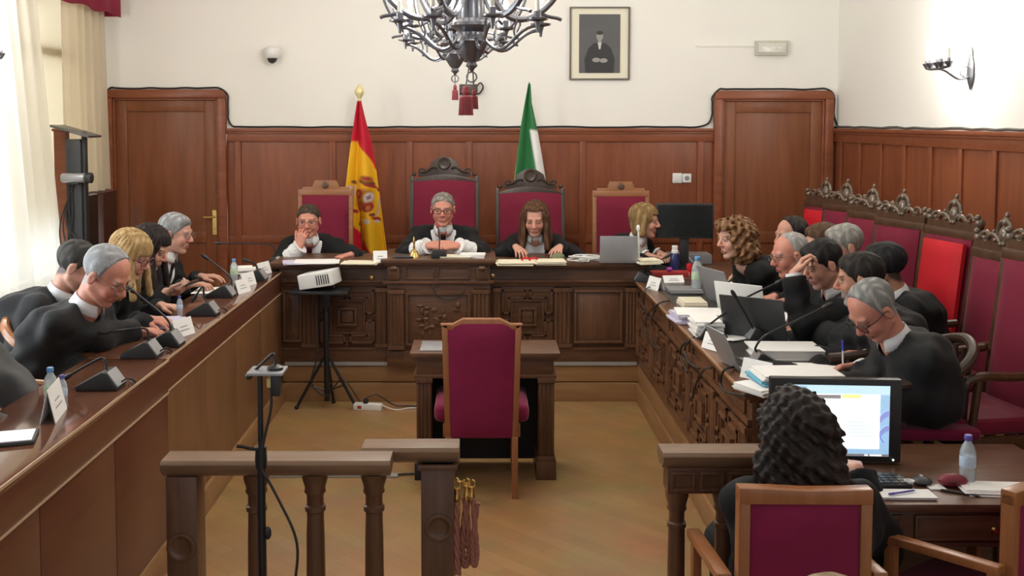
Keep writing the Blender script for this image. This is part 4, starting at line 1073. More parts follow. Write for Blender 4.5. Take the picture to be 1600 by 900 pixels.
# ================================================================== CHANDELIERS
def chandelier(name, label, loc, sc_, tassels, group):
    t = thing(name, label, 'chandelier', loc, 0, group); zt = ZC - loc[2]
    m = MB(); S = lambda pr: [(r*sc_, z*sc_) for r, z in pr]
    m.lathe(S([(.006, -.06), (.014, -.045), (.03, -.03), (.022, -.012), (.036, .0), (.068, .05), (.082, .09), (.062, .12), (.06, .135), (.085, .15), (.105, .165), (.10, .18), (.07, .20), (.065, .30), (.09, .33), (.10, .42), (.05, .50), (.04, .7), (.06, .75), (.02, .8)]), 20)
    m.tube([(0, 0, .79*sc_), (0, 0, zt - .06)], .014, 8); m.lathe([(.02, zt - .10), (.09, zt - .03), (.11, zt)], 20)
    m.build('column', M['iron'], t)
    MB().tube([(.025*sc_*math.cos(a), .006*math.sin(2*a), (-.085 + .025*math.sin(a))*sc_) for a in [k*.524 for k in range(13)]], .004*sc_, 6).build('ring', M['iron'], t)
    n = 8
    for k in range(n):
        a = 2*math.pi*(k + .35)/n; d = Vector((math.cos(a), math.sin(a), 0))
        def pp(r, z): return d*r*sc_ + Vector((0, 0, z*sc_))
        m = MB(); arm = bez(pp(.07, .10), pp(.20, -.05), pp(.22, .16), pp(.36, .15), 14); m.tube(arm, [.009*sc_]*15, 7)
        m.tube(bez(pp(.14, .055), pp(.19, .03), pp(.21, .09), pp(.24, .075), 6), .006*sc_, 6); m.tube(bez(pp(.24, .105), pp(.22, .15), pp(.26, .17), pp(.25, .19), 6), .005*sc_, 6)
        c = pp(.36, .15)
        m.lathe([(.006*sc_, -.03*sc_), (.010*sc_, 0), (.016*sc_, .02*sc_), (.05*sc_, .028*sc_), (.052*sc_, .036*sc_), (.016*sc_, .04*sc_), (.018*sc_, .07*sc_), (.012*sc_, .075*sc_)], 12, None, c)
        arm_o = m.build('arm', M['iron'], t)
        MB().lathe([(.011*sc_, .07*sc_), (.011*sc_, .13*sc_)], 10, None, c).build('candle', M['candle'], arm_o)
        MB().lathe([(.004, .128*sc_), (.014*sc_, .145*sc_), (.012*sc_, .165*sc_), (.002, .195*sc_)], 10, None, c).build('bulb', M['bulb'], arm_o)
    for k in range(6):
        a = 2*math.pi*(k + .12)/6; d = Vector((math.cos(a), math.sin(a), 0))
        def pp(r, z): return d*r*sc_ + Vector((0, 0, z*sc_))
        m = MB(); arm = bez(pp(.08, .40), pp(.12, .14), pp(.34, .12), pp(.48, .42), 16) + bez(pp(.48, .42), pp(.54, .55), pp(.50, .62), pp(.44, .60), 8)[1:]
        m.tube(arm, .016*sc_, 8); m.tube(bez(pp(.33, .245), pp(.38, .20), pp(.42, .22), pp(.45, .20), 6), .009*sc_, 6); m.tube(bez(pp(.40, .30), pp(.39, .36), pp(.43, .37), pp(.44, .41), 6), .007*sc_, 6)
        c = pp(.50, .60)
        m.lathe([(.01*sc_, -.02*sc_), (.06*sc_, .015*sc_), (.062*sc_, .028*sc_), (.018*sc_, .03*sc_), (.018*sc_, .06*sc_)], 12, None, c)
        arm_o = m.build('arm', M['iron'], t)
        MB().lathe([(.012*sc_, .055*sc_), (.012*sc_, .12*sc_)], 10, None, c).build('candle', M['candle'], arm_o)
        MB().lathe([(.004, .12*sc_), (.016*sc_, .14*sc_), (.013*sc_, .165*sc_), (.002, .20*sc_)], 10, None, c).build('bulb', M['bulb'], arm_o)
    for (dx, dy, z0, ln, wd) in tassels:
        m = MB(); m.lathe([(.003, 0), (wd*.5, -.005), (wd*.62, -.03*ln/.13), (wd*.42, -.04*ln/.13), (wd*.9, -.05*ln/.13), (wd*.95, -ln), (wd*.5, -ln - .001)], 16, None, (dx, dy, z0))
        for j in range(22):
            a = 2*math.pi*j/22; m.tube([(dx + wd*.85*math.cos(a), dy + wd*.85*math.sin(a), z0 - .055*ln/.13), (dx + wd*1.0*math.cos(a), dy + wd*1.0*math.sin(a), z0 - ln - .004)], wd*.11, 5)
        o = m.build('tassel', M['tassel'], t); MB().tube([(dx, dy, z0), (dx*.4, dy*.4, -.03*sc_)], .0035, 6).build('tassel_cord', M['iron'], o)
    return t
cA = AD(737, 104, 4.55); zt1 = AD(728, 145, 4.5).z - cA.z; dxA = (728 - 737)*4.5/F
chandelier('chandelier', 'big dark metal chandelier in front with the largest red tassel', (cA.x, cA.y, cA.z + .03), .90, [(dxA, -.05, zt1, .125, .030), (.010, .02, zt1 - .012, .085, .018)], 'wrought metal chandeliers over the court')
lamp('chandelier_glow', (cA.x, cA.y, cA.z + .75), 70, .35)
cB = AD(711, 112, 6.3); zt2 = AD(711, 140, 6.3).z - cB.z
chandelier('chandelier', 'farther dark metal chandelier with the small red tassel, behind the big one', (cB.x, cB.y, cB.z + .03), .86, [(0, 0, zt2, .09, .019)], 'wrought metal chandeliers over the court')
lamp('chandelier_glow', (cB.x, cB.y, cB.z + .75), 95, .35)

# ================================================================== WALL SCONCES
def sconce(label, px, py, X, side):
    p = ONX(px, py, X); s = -1 if side == 'r' else 1
    t = thing('wall_sconce', label, 'wall lamp', (X, p.y, p.z))
    m = MB(); m.lathe([(.004, -.12), (.03, -.07), (.045, -.03), (.04, .05), (.02, .10), (.012, .16), (.004, .18)], 12, Matrix.Diagonal((.35, 1, 1, 1)), (s*.012, 0, 0)); m.build('backplate', M['iron'], t)
    m = MB(); m.tube(bez((s*.01, 0, -.02), (s*.10, 0, -.10), (s*.14, 0, .02), (s*.22, 0, .02), 12), .010, 8)
    m.tube(bez((s*.03, 0, .03), (s*.08, 0, .05), (s*.10, 0, -.03), (s*.05, 0, -.03), 10), .006, 6)
    m.tube([(s*.22, -.17, .03), (s*.235, -.08, .02), (s*.22, 0, .02), (s*.235, .08, .02), (s*.22, .17, .03)], .010, 8); m.build('arm', M['iron'], t)
    for k in range(5):
        y = -.16 + .08*k; c = (s*(.225 + .012*(k % 2)), y, .03)
        m = MB().lathe([(.006, -.01), (.026, .02), (.028, .03), (.012, .032), (.012, .05)], 12, None, c); o = m.build('candle_cup', M['iron'], t)
        MB().lathe([(.010, .05), (.010, .115)], 10, None, c).build('candle', M['candle'], o)
        MB().lathe([(.004, .115), (.016, .14), (.014, .165), (.002, .20)], 10, None, c).build('bulb', M['bulb'], o)
    lamp('sconce_glow', (X + s*.24, p.y, p.z + .22), 34, .09)
sconce('five candle wall sconce glowing on the right wall', 1519, 112, XR, 'r')
sconce('dark wall sconce at the far left edge, almost out of view', -72, 95, XL, 'l')

# ================================================================== DESK THINGS
def mic(label, base, rz, neck, zfix=None, wd=.17, cable=True):
    """wedge-shaped microphone foot with a bent gooseneck; neck is a list of room points"""
    t = thing('desk_microphone', label, 'microphone', base, rz, 'gooseneck desk microphones')
    m = MB(); h = .075
    m.prism([(-wd/2, 0), (wd/2, 0), (wd/2, .012), (wd*.22, h), (wd*.12, h), (-wd/2, .018)], -.055, .055); m.build('foot', M['black'], t, bevel=.006)
    m = MB().prism([(wd/2 - .004, .016), (wd*.24, h - .002), (wd*.26, h + .002), (wd/2 + .002, .018)], -.05, .05); m.build('front_plate', M['silver'], t)
    Mi = (Matrix.Translation(base) @ Matrix.Rotation(rz, 4, 'Z')).inverted()
    loc = [Vector((wd*.15, 0, h - .01))] + [Mi @ Vector(p) for p in neck]
    pts = smoothpath(loc, 7); m = MB().tube(pts, .0055, 7); m.build('gooseneck', M['blackmetal'], t)
    d = (pts[-1] - pts[-3]).normalized()
    MB().tube([pts[-1] - d*.01, pts[-1], pts[-1] + d*.03, pts[-1] + d*.045], [.007, .011, .011, .006], 10).build('microphone_head', M['black'], t)
    if cable:
        MB().tube(smoothpath([(wd*.45, .0, .02), (wd*.62, .02, .035), (wd*.72, .05, .01), (wd*.55, .08, .006)]), .004, 6).build('cable', M['cable'], t)
    return t
def micpx(label, bpx, z, neckpx, rz=0.0, dz=0.0, wd=.17, cable=True):
    b = ON(*bpx, z); zc_ = b.y * CT + (CAM_H - z) * ST
    mic(label, b, rz, [AD(px, py, zc_ + dz * (i + 1)) for i, (px, py) in enumerate(neckpx)], wd=wd, cable=cable)
LP = LZ + .0005
micpx('nearest gooseneck microphone on the left bench by the two water bottles', (158, 606), LP, [(163, 562), (152, 562), (108, 587)])
micpx('microphone with a nearly level neck in front of the bald man in a gown', (222, 557), LP, [(232, 522), (222, 513), (168, 519)])
micpx('microphone with its neck rising back in front of the blonde woman', (258, 540), LP, [(265, 505), (250, 488), (208, 455)], cable=False)
micpx('microphone on the left bench in front of the dark haired woman', (318, 492), LP, [(319, 465), (317, 448), (306, 462)])
micpx('microphone with its neck reaching past the grey haired man on the left', (345, 464), LP, [(362, 440), (352, 425), (324, 404)], cable=False)
micpx('black microphone foot second from the far end of the left bench', (398, 438), LP, [(402, 420), (398, 412), (388, 408)], cable=False)
b = ON(420, 422, LP)
micpx('farthest microphone of the left bench with a long level neck', (424, 417), LP, [(428, 386), (410, 381), (344, 380)], cable=False)

def tent(label, loc, rz, w=.20, h=.085, d=.075, n=2, group='white name cards'):
    t = thing('name_card', label, 'name card', loc, rz, group); e = .003
    m = MB()
    for s in (-1, 1): m.add([(-w/2, s*d/2, 0), (w/2, s*d/2, 0), (w/2, s*.001, h), (-w/2, s*.001, h), (-w/2, s*(d/2 - e), 0), (w/2, s*(d/2 - e), 0), (w/2, 0, h - e), (-w/2, 0, h - e)], [(0,1,2,3), (4,7,6,5), (0,4,5,1), (3,2,6,7), (0,3,7,4), (1,5,6,2)])
    m.build('card', M['paper'], t, smooth=False)
    m = MB()
    for k in range(n):
        f = .35 + .2*k; y = -d/2*(1 - f) - .0012; z = h*f
        m.obox(mv(0, y, z) @ rot('X', -math.degrees(math.atan2(d/2, h))), w*(.5 - .12*k), .0012, .004)
    m.build('print_lines', M['grey'], t, smooth=False)
    return t
def bottle(label, loc, h, cap, lab, group='water bottles'):
    t = thing('water_bottle', label, 'bottle', loc, 0, group); r = h*.155
    MB().lathe([(r*.9, 0), (r, h*.03), (r, h*.10), (r*.94, h*.12), (r, h*.14), (r, h*.34), (r*.97, h*.36), (r*.97, h*.58), (r, h*.60), (r, h*.66), (r*.75, h*.78), (r*.42, h*.86), (r*.42, h*.90)], 20).build('body', M['pet'], t)
    MB().lathe([(r*.985, h*.36), (r*1.01, h*.37), (r*1.01, h*.57), (r*.985, h*.58)], 20).build('label', lab, t)
    MB().lathe([(r*.46, h*.89), (r*.5, h*.90), (r*.5, h*.985), (r*.44, h)], 16).build('cap', cap, t)
    return t
def bpx(label, bp, z, top, cap, lab):
    b = ON(*bp, z); zc_ = b.y*CT + (CAM_H - z)*ST; bottle(label, b, AD(bp[0], top, zc_).z - z, cap, lab)
bpx('water bottle with a pale blue cap, left of the two on the near left bench', (80, 640), LP, 573, M['capblue'], M['labelg'])
bpx('shorter water bottle with a violet cap right of the pale capped one', (98, 636), LP, 585, M['cappurple'], M['labelb'])
bpx('small bottle with a violet cap by the dark haired woman on the left bench', (281, 494), LP, 462, M['cappurple'], M['labelb'])
bpx('water bottle near the far end of the left bench', (366, 442), LP, 404, M['capblue'], M['labelg'])
p = ON(84, 650, LP); tent('large white card standing by the two bottles on the left bench', p, math.radians(101), .20, .12, .055)
for lab, px, rz in (('name card on the left bench in front of the blonde woman', (284, 524), 70), ('name card on the left bench in front of the grey haired man', (377, 457), 72), ('name card beside the far bottle on the left bench', (386, 446), 70), ('farthest name card of the left bench', (411, 428), 70)):
    tent(lab, ON(*px, LP), math.radians(rz), .15, .085, .055)
def sheet(m, cx, cy, z, w, d, a, th=.002):
    m.obox(mv(cx, cy, z + th/2) @ Matrix.Rotation(a, 4, 'Z'), w, d, th)
def papers(label, px, z, w, d, h, mat=None, rz=0.0, n=6, jit=.02, name='paper_stack', cat='papers', seed=1, up=0.0, group=None):
    rnd = random.Random(seed + int(px[0])); b = ON(px[0], px[1], z)
    t = MB(); k = max(1, n)
    for i in range(k):
        sheet(t, rnd.uniform(-jit, jit), rnd.uniform(-jit, jit), h*i/k, w*rnd.uniform(.94, 1), d*rnd.uniform(.94, 1), rnd.uniform(-.06, .06), h/k*.93)
    o = t.build(name, mat or M['paper'], None, bevel=.0008 if h/k > .004 else 0, smooth=False); o.location = (b.x, b.y, z + up); o.rotation_euler = (0, 0, math.radians(rz))
    return tag(o, label, cat, group)
papers('papers under the arms of the blonde woman on the left bench', (254, 507), LP, .20, .26, .02, M['lilac'], 10)
papers('white papers in front of the grey haired man on the left bench', (330, 456), LP, .18, .24, .012, None, 5)
papers('crumpled white papers beside the far bottle on the left bench', (384, 428), LP, .16, .16, .05, None, 20, 5, .03)
p = ON(12, 690, LP); t = thing('tablet', 'tablet with a violet blue screen at the bottom left corner of the bench', 'tablet', p, .3)
MB().box(-.15, .09, -.06, .09, 0, .014).build('case', M['darkgrey'], t, bevel=.004); MB().box(-.14, .08, -.05, .08, .0142, .0148).build('screen', emis('violet screen', (.25, .22, .6), .35), t)

# ---- judges' bench
zt = jz(409) + .0005; zc = jz(402) + .0005
papers('open white papers in front of the man with his hand at his mouth', (493, 410), zt, .30, .22, .012, M['paper'], 6, 4, .03)
papers('cream sheets beside the raised centre of the judges bench', (563, 411), zt, .24, .18, .01, M['cream'], -4, 4, .02)
papers('grey folder under the first judge papers', (462, 411), zt, .16, .2, .012, M['lilac'], 12, 3)
tent('name card at the left of the raised centre on the judges bench', ON(594, 410, zt), math.radians(12), .10, .085, .06)
papers('white books stacked right of the centre microphone', (738, 402), zc, .19, .14, .028, None, 0, 3, .006)
papers('open book on the raised centre before the folded hands', (712, 402), zc, .22, .16, .014, M['cream'], 0, 3, .008)
papers('dark folder on the left end of the raised centre', (632, 402), zc, .14, .15, .012, M['darkgrey'], 5, 2)
papers('cream documents in front of the woman reading at the judges bench', (806, 412), zt, .27, .2, .02, M['cream'], 0, 5, .02)
papers('pale documents right of the red clip on the judges bench', (856, 412), zt, .22, .2, .026, M['cream'], 4, 5, .02)
papers('white papers by the white lamp on the judges bench', (1014, 411), zt, .15, .16, .03, M['cream'], 10, 4, .02)
b = ON(827, 410, zt); t = thing('bulldog_clip', 'bright red bow-shaped clip on the papers of the reading woman', 'clip', (b.x, b.y - .05, zt))
m = MB(); 
for s in (-1, 1): m.tube([(s*.05*math.sin(a)*(.4+.6*abs(math.cos(a/2))), .0, .03 + .022*math.cos(a)) if False else (s*(.028 - .028*math.cos(a)), 0, .022 + .018*math.sin(a)) for a in [k*.524 for k in range(13)]], .007, 6)
m.build('loop', M['red'], t)
b = ON(872, 408, zt); t = thing('glasses_case', 'small olive pouch beside the papers on the judges bench', 'pouch', b)
MB().ball((0, 0, .03), (.05, .035, .032), 14, 8).build('pouch', plain('olive cloth', (.16, .17, .09), .8), t)
# brass hand bell
b = ON(647, 402, zc); t = thing('hand_bell', 'brass hand bell on the raised centre of the judges bench', 'bell', b)
MB().lathe([(.042, 0), (.040, .008), (.03, .02), (.026, .045), (.012, .058), (.006, .06)], 20).build('bell', M['brass'], t)
MB().lathe([(.006, .06), (.009, .075), (.006, .09), (.010, .105), (.007, .135), (.003, .15)], 12).build('handle', M['brass'], t)
# centre microphone
b = ON(686, 403, zc); zc_ = b.y*CT + (CAM_H - b.z)*ST
t = thing('desk_microphone', 'microphone with an upright neck in front of the man with folded hands', 'microphone', b, 0, 'gooseneck desk microphones')
MB().prism([(-.055, 0), (.055, 0), (.055, .02), (.045, .06), (-.045, .06), (-.055, .02)], -.04, .05).build('foot', M['black'], t, bevel=.006)
tip = AD(684, 353, zc_ - .05) - b
pts = smoothpath([(.0, 0, .05), (.004, -.005, .12), tip + Vector((.004, .01, -.03)), tip], 6)
MB().tube(pts, .004, 6).build('gooseneck', M['blackmetal'], t); MB().ball(tip, (.012, .012, .018)).build('microphone_head', M['redbox'], t)
# silver laptop at the right of the bench
def laptop(label, loc, rz, w, d, lid, fm, ang=105, keys=True, logo=False):
    """user sits at -y and looks towards +y"""
    t = thing('laptop', label, 'laptop', loc, rz, 'open laptops')
    MB().box(-w/2, w/2, -d, 0, 0, .016).build('base', fm, t, bevel=.004)
    if keys:
        m = MB()
        for i in range(5):
            for j in range(12): m.box(-w*.44 + j*w*.88/12, -w*.44 + (j + .82)*w*.88/12, -d*.12 - (i + .8)*d*.085, -d*.12 - i*d*.085, .016, .018)
        m.build('keyboard', M['black'], t, smooth=False)
    R = mv(0, 0, .014) @ rot('X', 90 - ang)
    l = MB(); l.box(-w/2, w/2, .0, .008, 0, lid); lo = l.xform(R).build('screen_lid', fm, t, bevel=.004)
    MB().box(-w/2 + .012, w/2 - .012, -.0012, .0, .014, lid - .01).xform(R).build('screen', M['screenoff'], lo)
    if logo: MB().lathe([(.016, -.001), (.016, .001)], 16, R @ mv(0, .0085, lid*.55) @ rot('X', 90)).build('lid_emblem', M['white'], lo)
    return t
b = ON(966, 411, zt); laptop('silver laptop seen from the back beside the blonde clerk at the judges bench', (b.x, b.y, zt), math.radians(180), .27, .2, .185, M['silver'], 96, True, False)
# white lamp post and white cable tangle
b = ON(998, 410, zt); t = thing('desk_lamp', 'slim white stick lamp beside the silver laptop', 'lamp', b)
MB().lathe([(.04, 0), (.04, .01), (.008, .016)], 16).build('base', M['white'], t); zc_ = b.y*CT + .99*ST
h_ = AD(996, 352, zc_).z - b.z; MB().tube([(0, 0, .01), (-.004, 0, h_ - .04)], .007, 8).build('stem', M['white'], t); MB().ball((-.006, 0, h_ - .02), (.014, .014, .026)).build('lamp_head', M['white'], t)
b = ON(915, 410, zt); m = MB(); rnd = random.Random(2)
for k in range(5):
    pts = [(rnd.uniform(-.14, .14), rnd.uniform(-.04, .06), rnd.uniform(.006, .05)) for _ in range(6)]; pts[0] = (pts[0][0], pts[0][1], .006); pts[-1] = (pts[-1][0], pts[-1][1], .006)
    m.tube(smoothpath(pts, 6), .005, 6)
o = m.build('cable_tangle', M['wcable']); o.location = b; tag(o, 'tangle of white cables left of the silver laptop', 'cable')
# glass on judges bench left
# ---- corner desk, monitor and clutter
t = thing('corner_desk', 'dark corner desk under the black monitor right of the judges bench', 'desk', (1.75, 7.75, PZ))
MB().box(-.50, .60, -.34, .62, RZ - .03 - PZ, RZ - PZ).build('top', M['darkwood'], t, bevel=.005)
for sx in (-.45, .55):
    for sy in (-.29, .57): MB().box(sx - .025, sx + .025, sy - .025, sy + .025, 0, RZ - .03 - PZ).build('leg', M['darkwood_v'], t, bevel=.004)
CZ = RZ + .001
def monitor(label, loc, rz, w, h, z0, tilt=0, th=.04, fm=None, face=None):
    """screen faces -y"""
    t = thing('computer_monitor', label, 'monitor', loc, rz)
    m = MB(); m.box(-w/2, w/2, 0, th, z0, z0 + h); m.build('housing', fm or M['black'], t, bevel=.006)
    MB().box(-w/2 + .014, w/2 - .014, -.002, 0, z0 + .016, z0 + h - .014).build('screen', M['screenoff'], t)
    m = MB(); m.box(-.035, .035, .02, .05, .01, z0 + .03); m.lathe([(.11, 0), (.11, .01), (.03, .016)], 24, None, (0, .03, 0)); m.build('stand', fm or M['black'], t, bevel=.003)
    return t
p0 = AD(1026, 318, 8.0); p1 = AD(1115, 373, 8.0)
monitor('black wide computer monitor in the corner right of the blonde clerk', ((p0.x + p1.x)/2, p0.y, CZ), math.radians(-6), p1.x - p0.x, p0.z - p1.z, p1.z - CZ)
b = ON(1054, 423, CZ); h_ = .19; t = thing('drinks_flask', 'navy bottle with a white lid in front of the black monitor', 'bottle', b)
MB().lathe([(.034, 0), (.036, .006), (.036, .12), (.026, .14)], 20).build('body', M['navy'], t); MB().lathe([(.027, .138), (.028, .155), (.022, .16), (.024, .19), (.02, .195)], 16).build('lid', M['white'], t)
b = ON(1047, 431, CZ); t = thing('file_box', 'long dark red book lying by the large bottle at the bench corner', 'book', b, math.radians(3)); MB().box(-.15, .13, -.05, .06, 0, .035).build('cover', M['redbox'], t, bevel=.004); MB().box(-.145, .135, -.045, .055, .004, .031).build('pages', M['cream'], t)
b = ON(1077, 428, CZ); o = MB().lathe([(.02, 0), (.022, .003), (.022, .075), (.02, .078)], 16).build('red_tub', M['red']); o.location = b; tag(o, 'small red tub beside the large bottle at the bench corner', 'tub')
b = ON(1050, 423, CZ + .036); b = Vector((b.x - .03, b.y - .05, CZ + .036)); o = MB().ball((0, 0, .018), (.025, .022, .018)).build('sponge_ball', plain('magenta rubber', (.35, .05, .32), .5)); o.location = b; tag(o, 'small magenta ball on the red book', 'ball')
b = ON(1090, 412, CZ); t = thing('printer', 'low grey printer with white cables beneath the black monitor', 'printer', (b.x - .05, b.y + .02, CZ)); MB().box(-.2, .16, -.06, .14, 0, .08).build('body', M['grey'], t, bevel=.01); MB().tube(smoothpath([(-.15, -.065, .06), (-.1, -.09, .03), (-.05, -.07, .07), (0, -.1, .02), (.03, -.065, .06)]), .005, 6).build('cable', M['wcable'], t)
# ---- right bench
DZ_ = RZ + .0035
micpx('black microphone foot at the far corner of the right bench', (1010, 440), RZ, [(1018, 420), (1026, 410), (1040, 402)], math.radians(150), wd=.15, cable=False)
micpx('microphone pointing to the curly haired woman on the right bench', (1135, 462), DZ_, [(1150, 432), (1168, 420), (1186, 412)], math.radians(200), cable=False)
micpx('microphone whose neck crosses the large dark laptop', (1112, 528), DZ_, [(1128, 492), (1160, 468), (1214, 442)], math.radians(180), dz=-.02, wd=.15, cable=False)
micpx('microphone with a straight raised neck before the large dark laptop', (1186, 532), DZ_, [(1176, 512), (1164, 490), (1149, 464)], math.radians(180), dz=-.03, wd=.13, cable=False)
micpx('nearest microphone of the right bench with a long arched neck', (1196, 574), DZ_, [(1180, 545), (1196, 524), (1240, 503), (1288, 480)], math.radians(180), wd=.14, cable=False)
tent('white name card on edge at the far end of the right bench', ON(1024, 452, RZ), math.radians(-68), .15, .085, .06)
tent('white name card lying by the red book at the bench corner', ON(1051, 441, RZ), math.radians(8), .15, .05, .08)
tent('name card in front of the small grey laptop on the right bench', ON(1118, 546, DZ_), math.radians(-62), .15, .08, .06)
tent('nearest name card of the right bench above the blue folder', ON(1184, 592, DZ_), math.radians(-50), .15, .085, .06)
bpx('large clear water bottle at the far end of the right bench', (1089, 457), DZ_, 400, M['capblue'], M['labelg'])
def lpx(label, px, rz, w, d, lid, fm, ang, up=0, **k):
    b = ON(*px, DZ_); return laptop(label, (b.x, b.y, DZ_ + up), math.radians(rz), w, d, lid, fm, ang, **k)
lpx('grey laptop seen nearly edge-on in front of the curly haired woman', (1128, 474), 108, .33, .22, .23, M['grey'], 112)
lpx('white laptop partly behind the large dark laptop', (1160, 497), 140, .30, .2, .21, M['white'], 108)
lpx('large dark laptop seen from the back in front of the man hiding his eyes', (1181, 531), 146, .34, .22, .245, M['darkgrey'], 112)
lpx('small grey laptop standing edge-on at the edge of the right bench', (1142, 573), 100, .22, .15, .19, M['silver'], 116)
papers('tall pile of white documents behind the small laptop', (1104, 522), DZ_, .15, .22, .085, None, 0, 8, .008, seed=4)
papers('loose white sheets on top of documents in front of the white laptop', (1096, 500), DZ_, .27, .24, .055, None, -8, 7, .02, seed=9)
papers('lilac tinted documents at the edge of the right bench', (1068, 500), DZ_, .14, .24, .045, M['lilac'], 4, 6, .02, seed=2)
papers('cream book block behind the white sheets on the right bench', (1081, 478), DZ_, .15, .22, .04, M['cream'], 0, 3, .006, seed=3)
papers('grey folders beneath the cream block at the far right bench', (1070, 457), DZ_, .22, .2, .03, M['grey'], 0, 3, .01, seed=5)
papers('white sheets held by the curly haired woman', (1126, 447), DZ_, .14, .2, .03, None, 25, 4, .01, seed=8)
papers('loose white sheets between the laptops and the microphone', (1148, 528), DZ_, .16, .15, .012, None, 30, 4, .03, seed=6)
t = thing('ring_binder', 'thick white ring binder in front of the dark haired man on the right bench', 'binder', ON(1232, 557, DZ_), math.radians(-2))
MB().box(-.18, .15, -.10, .12, 0, .008).build('cover', M['white'], t, bevel=.002); MB().box(-.17, .148, -.095, .115, .008, .042).build('pages', M['paper'], t, bevel=.003); MB().box(-.19, .15, -.10, .12, .042, .050).build('cover', M['white'], t, bevel=.002)
papers('white papers under the black pouch on the right bench', (1262, 578), DZ_, .36, .2, .014, None, -4, 4, .015, seed=7)
b = ON(1214, 576, DZ_ + .016); t = thing('pouch', 'flat black cloth pouch lying on white papers on the right bench', 'pouch', (b.x, b.y, DZ_ + .016), -.15)
MB().ball((0, 0, .014), (.10, .06, .02), 18, 8).build('body', M['robe'], t); MB().tube([(-.08, -.03, .02), (.0, -.045, .026), (.08, -.03, .02)], .004, 6).build('zip', M['blackmetal'], t)
papers('white paper bundle at the near edge of the right bench under the blue folder', (1186, 612), DZ_, .13, .18, .03, None, 30, 4, .006, seed=1)
papers('blue folder in the pile before the man who writes', (1206, 606), DZ_, .17, .2, .022, M['bluefolder'], 8, 2, .006, up=.032, seed=3)
papers('lilac folder of documents in the pile before the man who writes', (1252, 606), DZ_, .33, .2, .045, M['lilac'], 0, 5, .01, seed=2)
papers('white top sheets on the lilac folder of documents', (1240, 606), DZ_, .35, .2, .022, M['paper'], 3, 4, .012, up=.056, seed=5)
papers('notepad under the hand of the man who writes', (1322, 602), DZ_, .22, .22, .022, M['cream'], 0, 4, .004, seed=6)
b = ON(1192, 520, DZ_); o = MB().lathe([(.035, 0), (.035, .02), (.03, .022)], 16).build('green_lid', M['green']); o.location = (b.x + .06, b.y + .02, DZ_); tag(o, 'small green lid beside the large dark laptop', 'lid')
# cables hanging over the front of the right bench
def hang(label, pts, r=.006, mat=None):
    o = MB().tube(smoothpath(pts, 8), r, 7).build('hanging_cable', mat or M['cable']); tag(o, label, 'cable', 'black cables drooping over the right bench front')
def rpt(px, py, dx=-.05): return ONX(px, py, RX + dx)
def rtop(px, py): return ON(px, py, RZ + .008)
hang('black cable looping over the bench edge below the small grey laptop', [rtop(1112, 526), rtop(1090, 525), rpt(1076, 534), rpt(1070, 548), rpt(1078, 568), rpt(1092, 576)])
hang('second black cable looping beside the small laptop cable', [rtop(1116, 530), rtop(1092, 528), rpt(1068, 538), rpt(1063, 556), rpt(1074, 582)])
hang('black cable loop nearest the monitor on the right bench front', [rtop(1166, 575), rtop(1150, 573), rpt(1132, 578), rpt(1126, 598), rpt(1134, 612), rpt(1165, 618)])
hang('thin dark cable falling down the carved panel from the bench edge', [rpt(1112, 575, -.045), rpt(1100, 578), rpt(1088, 598), rpt(1082, 622)])
hang('tangled cable at the far end of the right bench front', [rtop(1018, 446), rpt(1008, 455), rpt(1006, 480), rpt(1016, 500), rpt(1024, 482), rpt(1030, 474)], .005)
hang('long drooping cable at the far right bench front', [rtop(1046, 470), rpt(1030, 474), rpt(1012, 492), rpt(1010, 520), rpt(1026, 545), rpt(1040, 540)], .005)

# ================================================================== FLOOR EQUIPMENT
# projector on its tripod
c = Vector(((508 - VX)*7.22/F, 7.20, 0)); zt_ = AD(500, 455, 7.18).z
t = thing('tripod_stand', 'black tripod stand carrying the small projector', 'stand', c)
m = MB(); m.tube([(0, 0, .05), (0, 0, .75)], .02, 10); m.tube([(0, 0, .72), (0, 0, zt_ - .02)], .015, 10); m.lathe([(.028, .70), (.028, .76)], 12); m.box(-.035, .035, -.035, .035, zt_ - .12, zt_ - .015); m.build('pole', M['blackmetal'], t, bevel=.002)
MB().box(-.24, .17, -.13, .13, zt_ - .018, zt_).build('tray', M['black'], t, bevel=.004)
for dx, dy in ((-.21, -.03), (.21, -.02), (.03, .12)):
    m = MB(); m.tube([(dx*.1, dy*.1, .36), (dx, dy, .012)], .011, 8); m.tube([(0, 0, .12), (dx*.55, dy*.55, .165)], .006, 6); m.ball((dx, dy, .013), .016); m.build('leg', M['blackmetal'], t)
MB().tube(smoothpath([(-.05, -.03, zt_ - .02), (-.07, -.04, .8), (-.06, -.05, .4), (-.10, -.06, .2), (.0, -.05, .1), (.12, -.06, .22), (.24, -.05, .06)]), .005, 6).build('cable', M['cable'], t)
t = thing('projector', 'small white projector tilted on the black tripod', 'projector', (c.x - .035, c.y, zt_ + .0))
R = mv(0, 0, .025) @ rot('Z', -12) @ rot('Y', -10) 
MB().box(-.125, .125, -.10, .10, .0, .105).xform(R).build('body', M['white'], t, bevel=.01, seg=3)
m = MB()
for k in range(6): m.box(.012 + k*.017, .020 + k*.017, -.102, -.099, .018, .085)
m.xform(R).build('vent', M['darkgrey'], t); MB().lathe([(.03, 0), (.034, .01), (.026, .012)], 18, R @ mv(-.05, .10, .055) @ rot('X', -90)).build('lens', M['black'], t)
m = MB()
for dx in (-.09, .09): m.lathe([(.012, -.027), (.012, .002)], 10, R.copy() , R @ Vector((dx, 0, 0)) - R @ Vector((0, 0, 0)))
m.build('foot', M['black'], t)
b = ON(575, 640, 0); b.y = min(b.y, 7.2); t = thing('power_strip', 'white power strip on the floor beside the tripod', 'power strip', b, math.radians(-8))
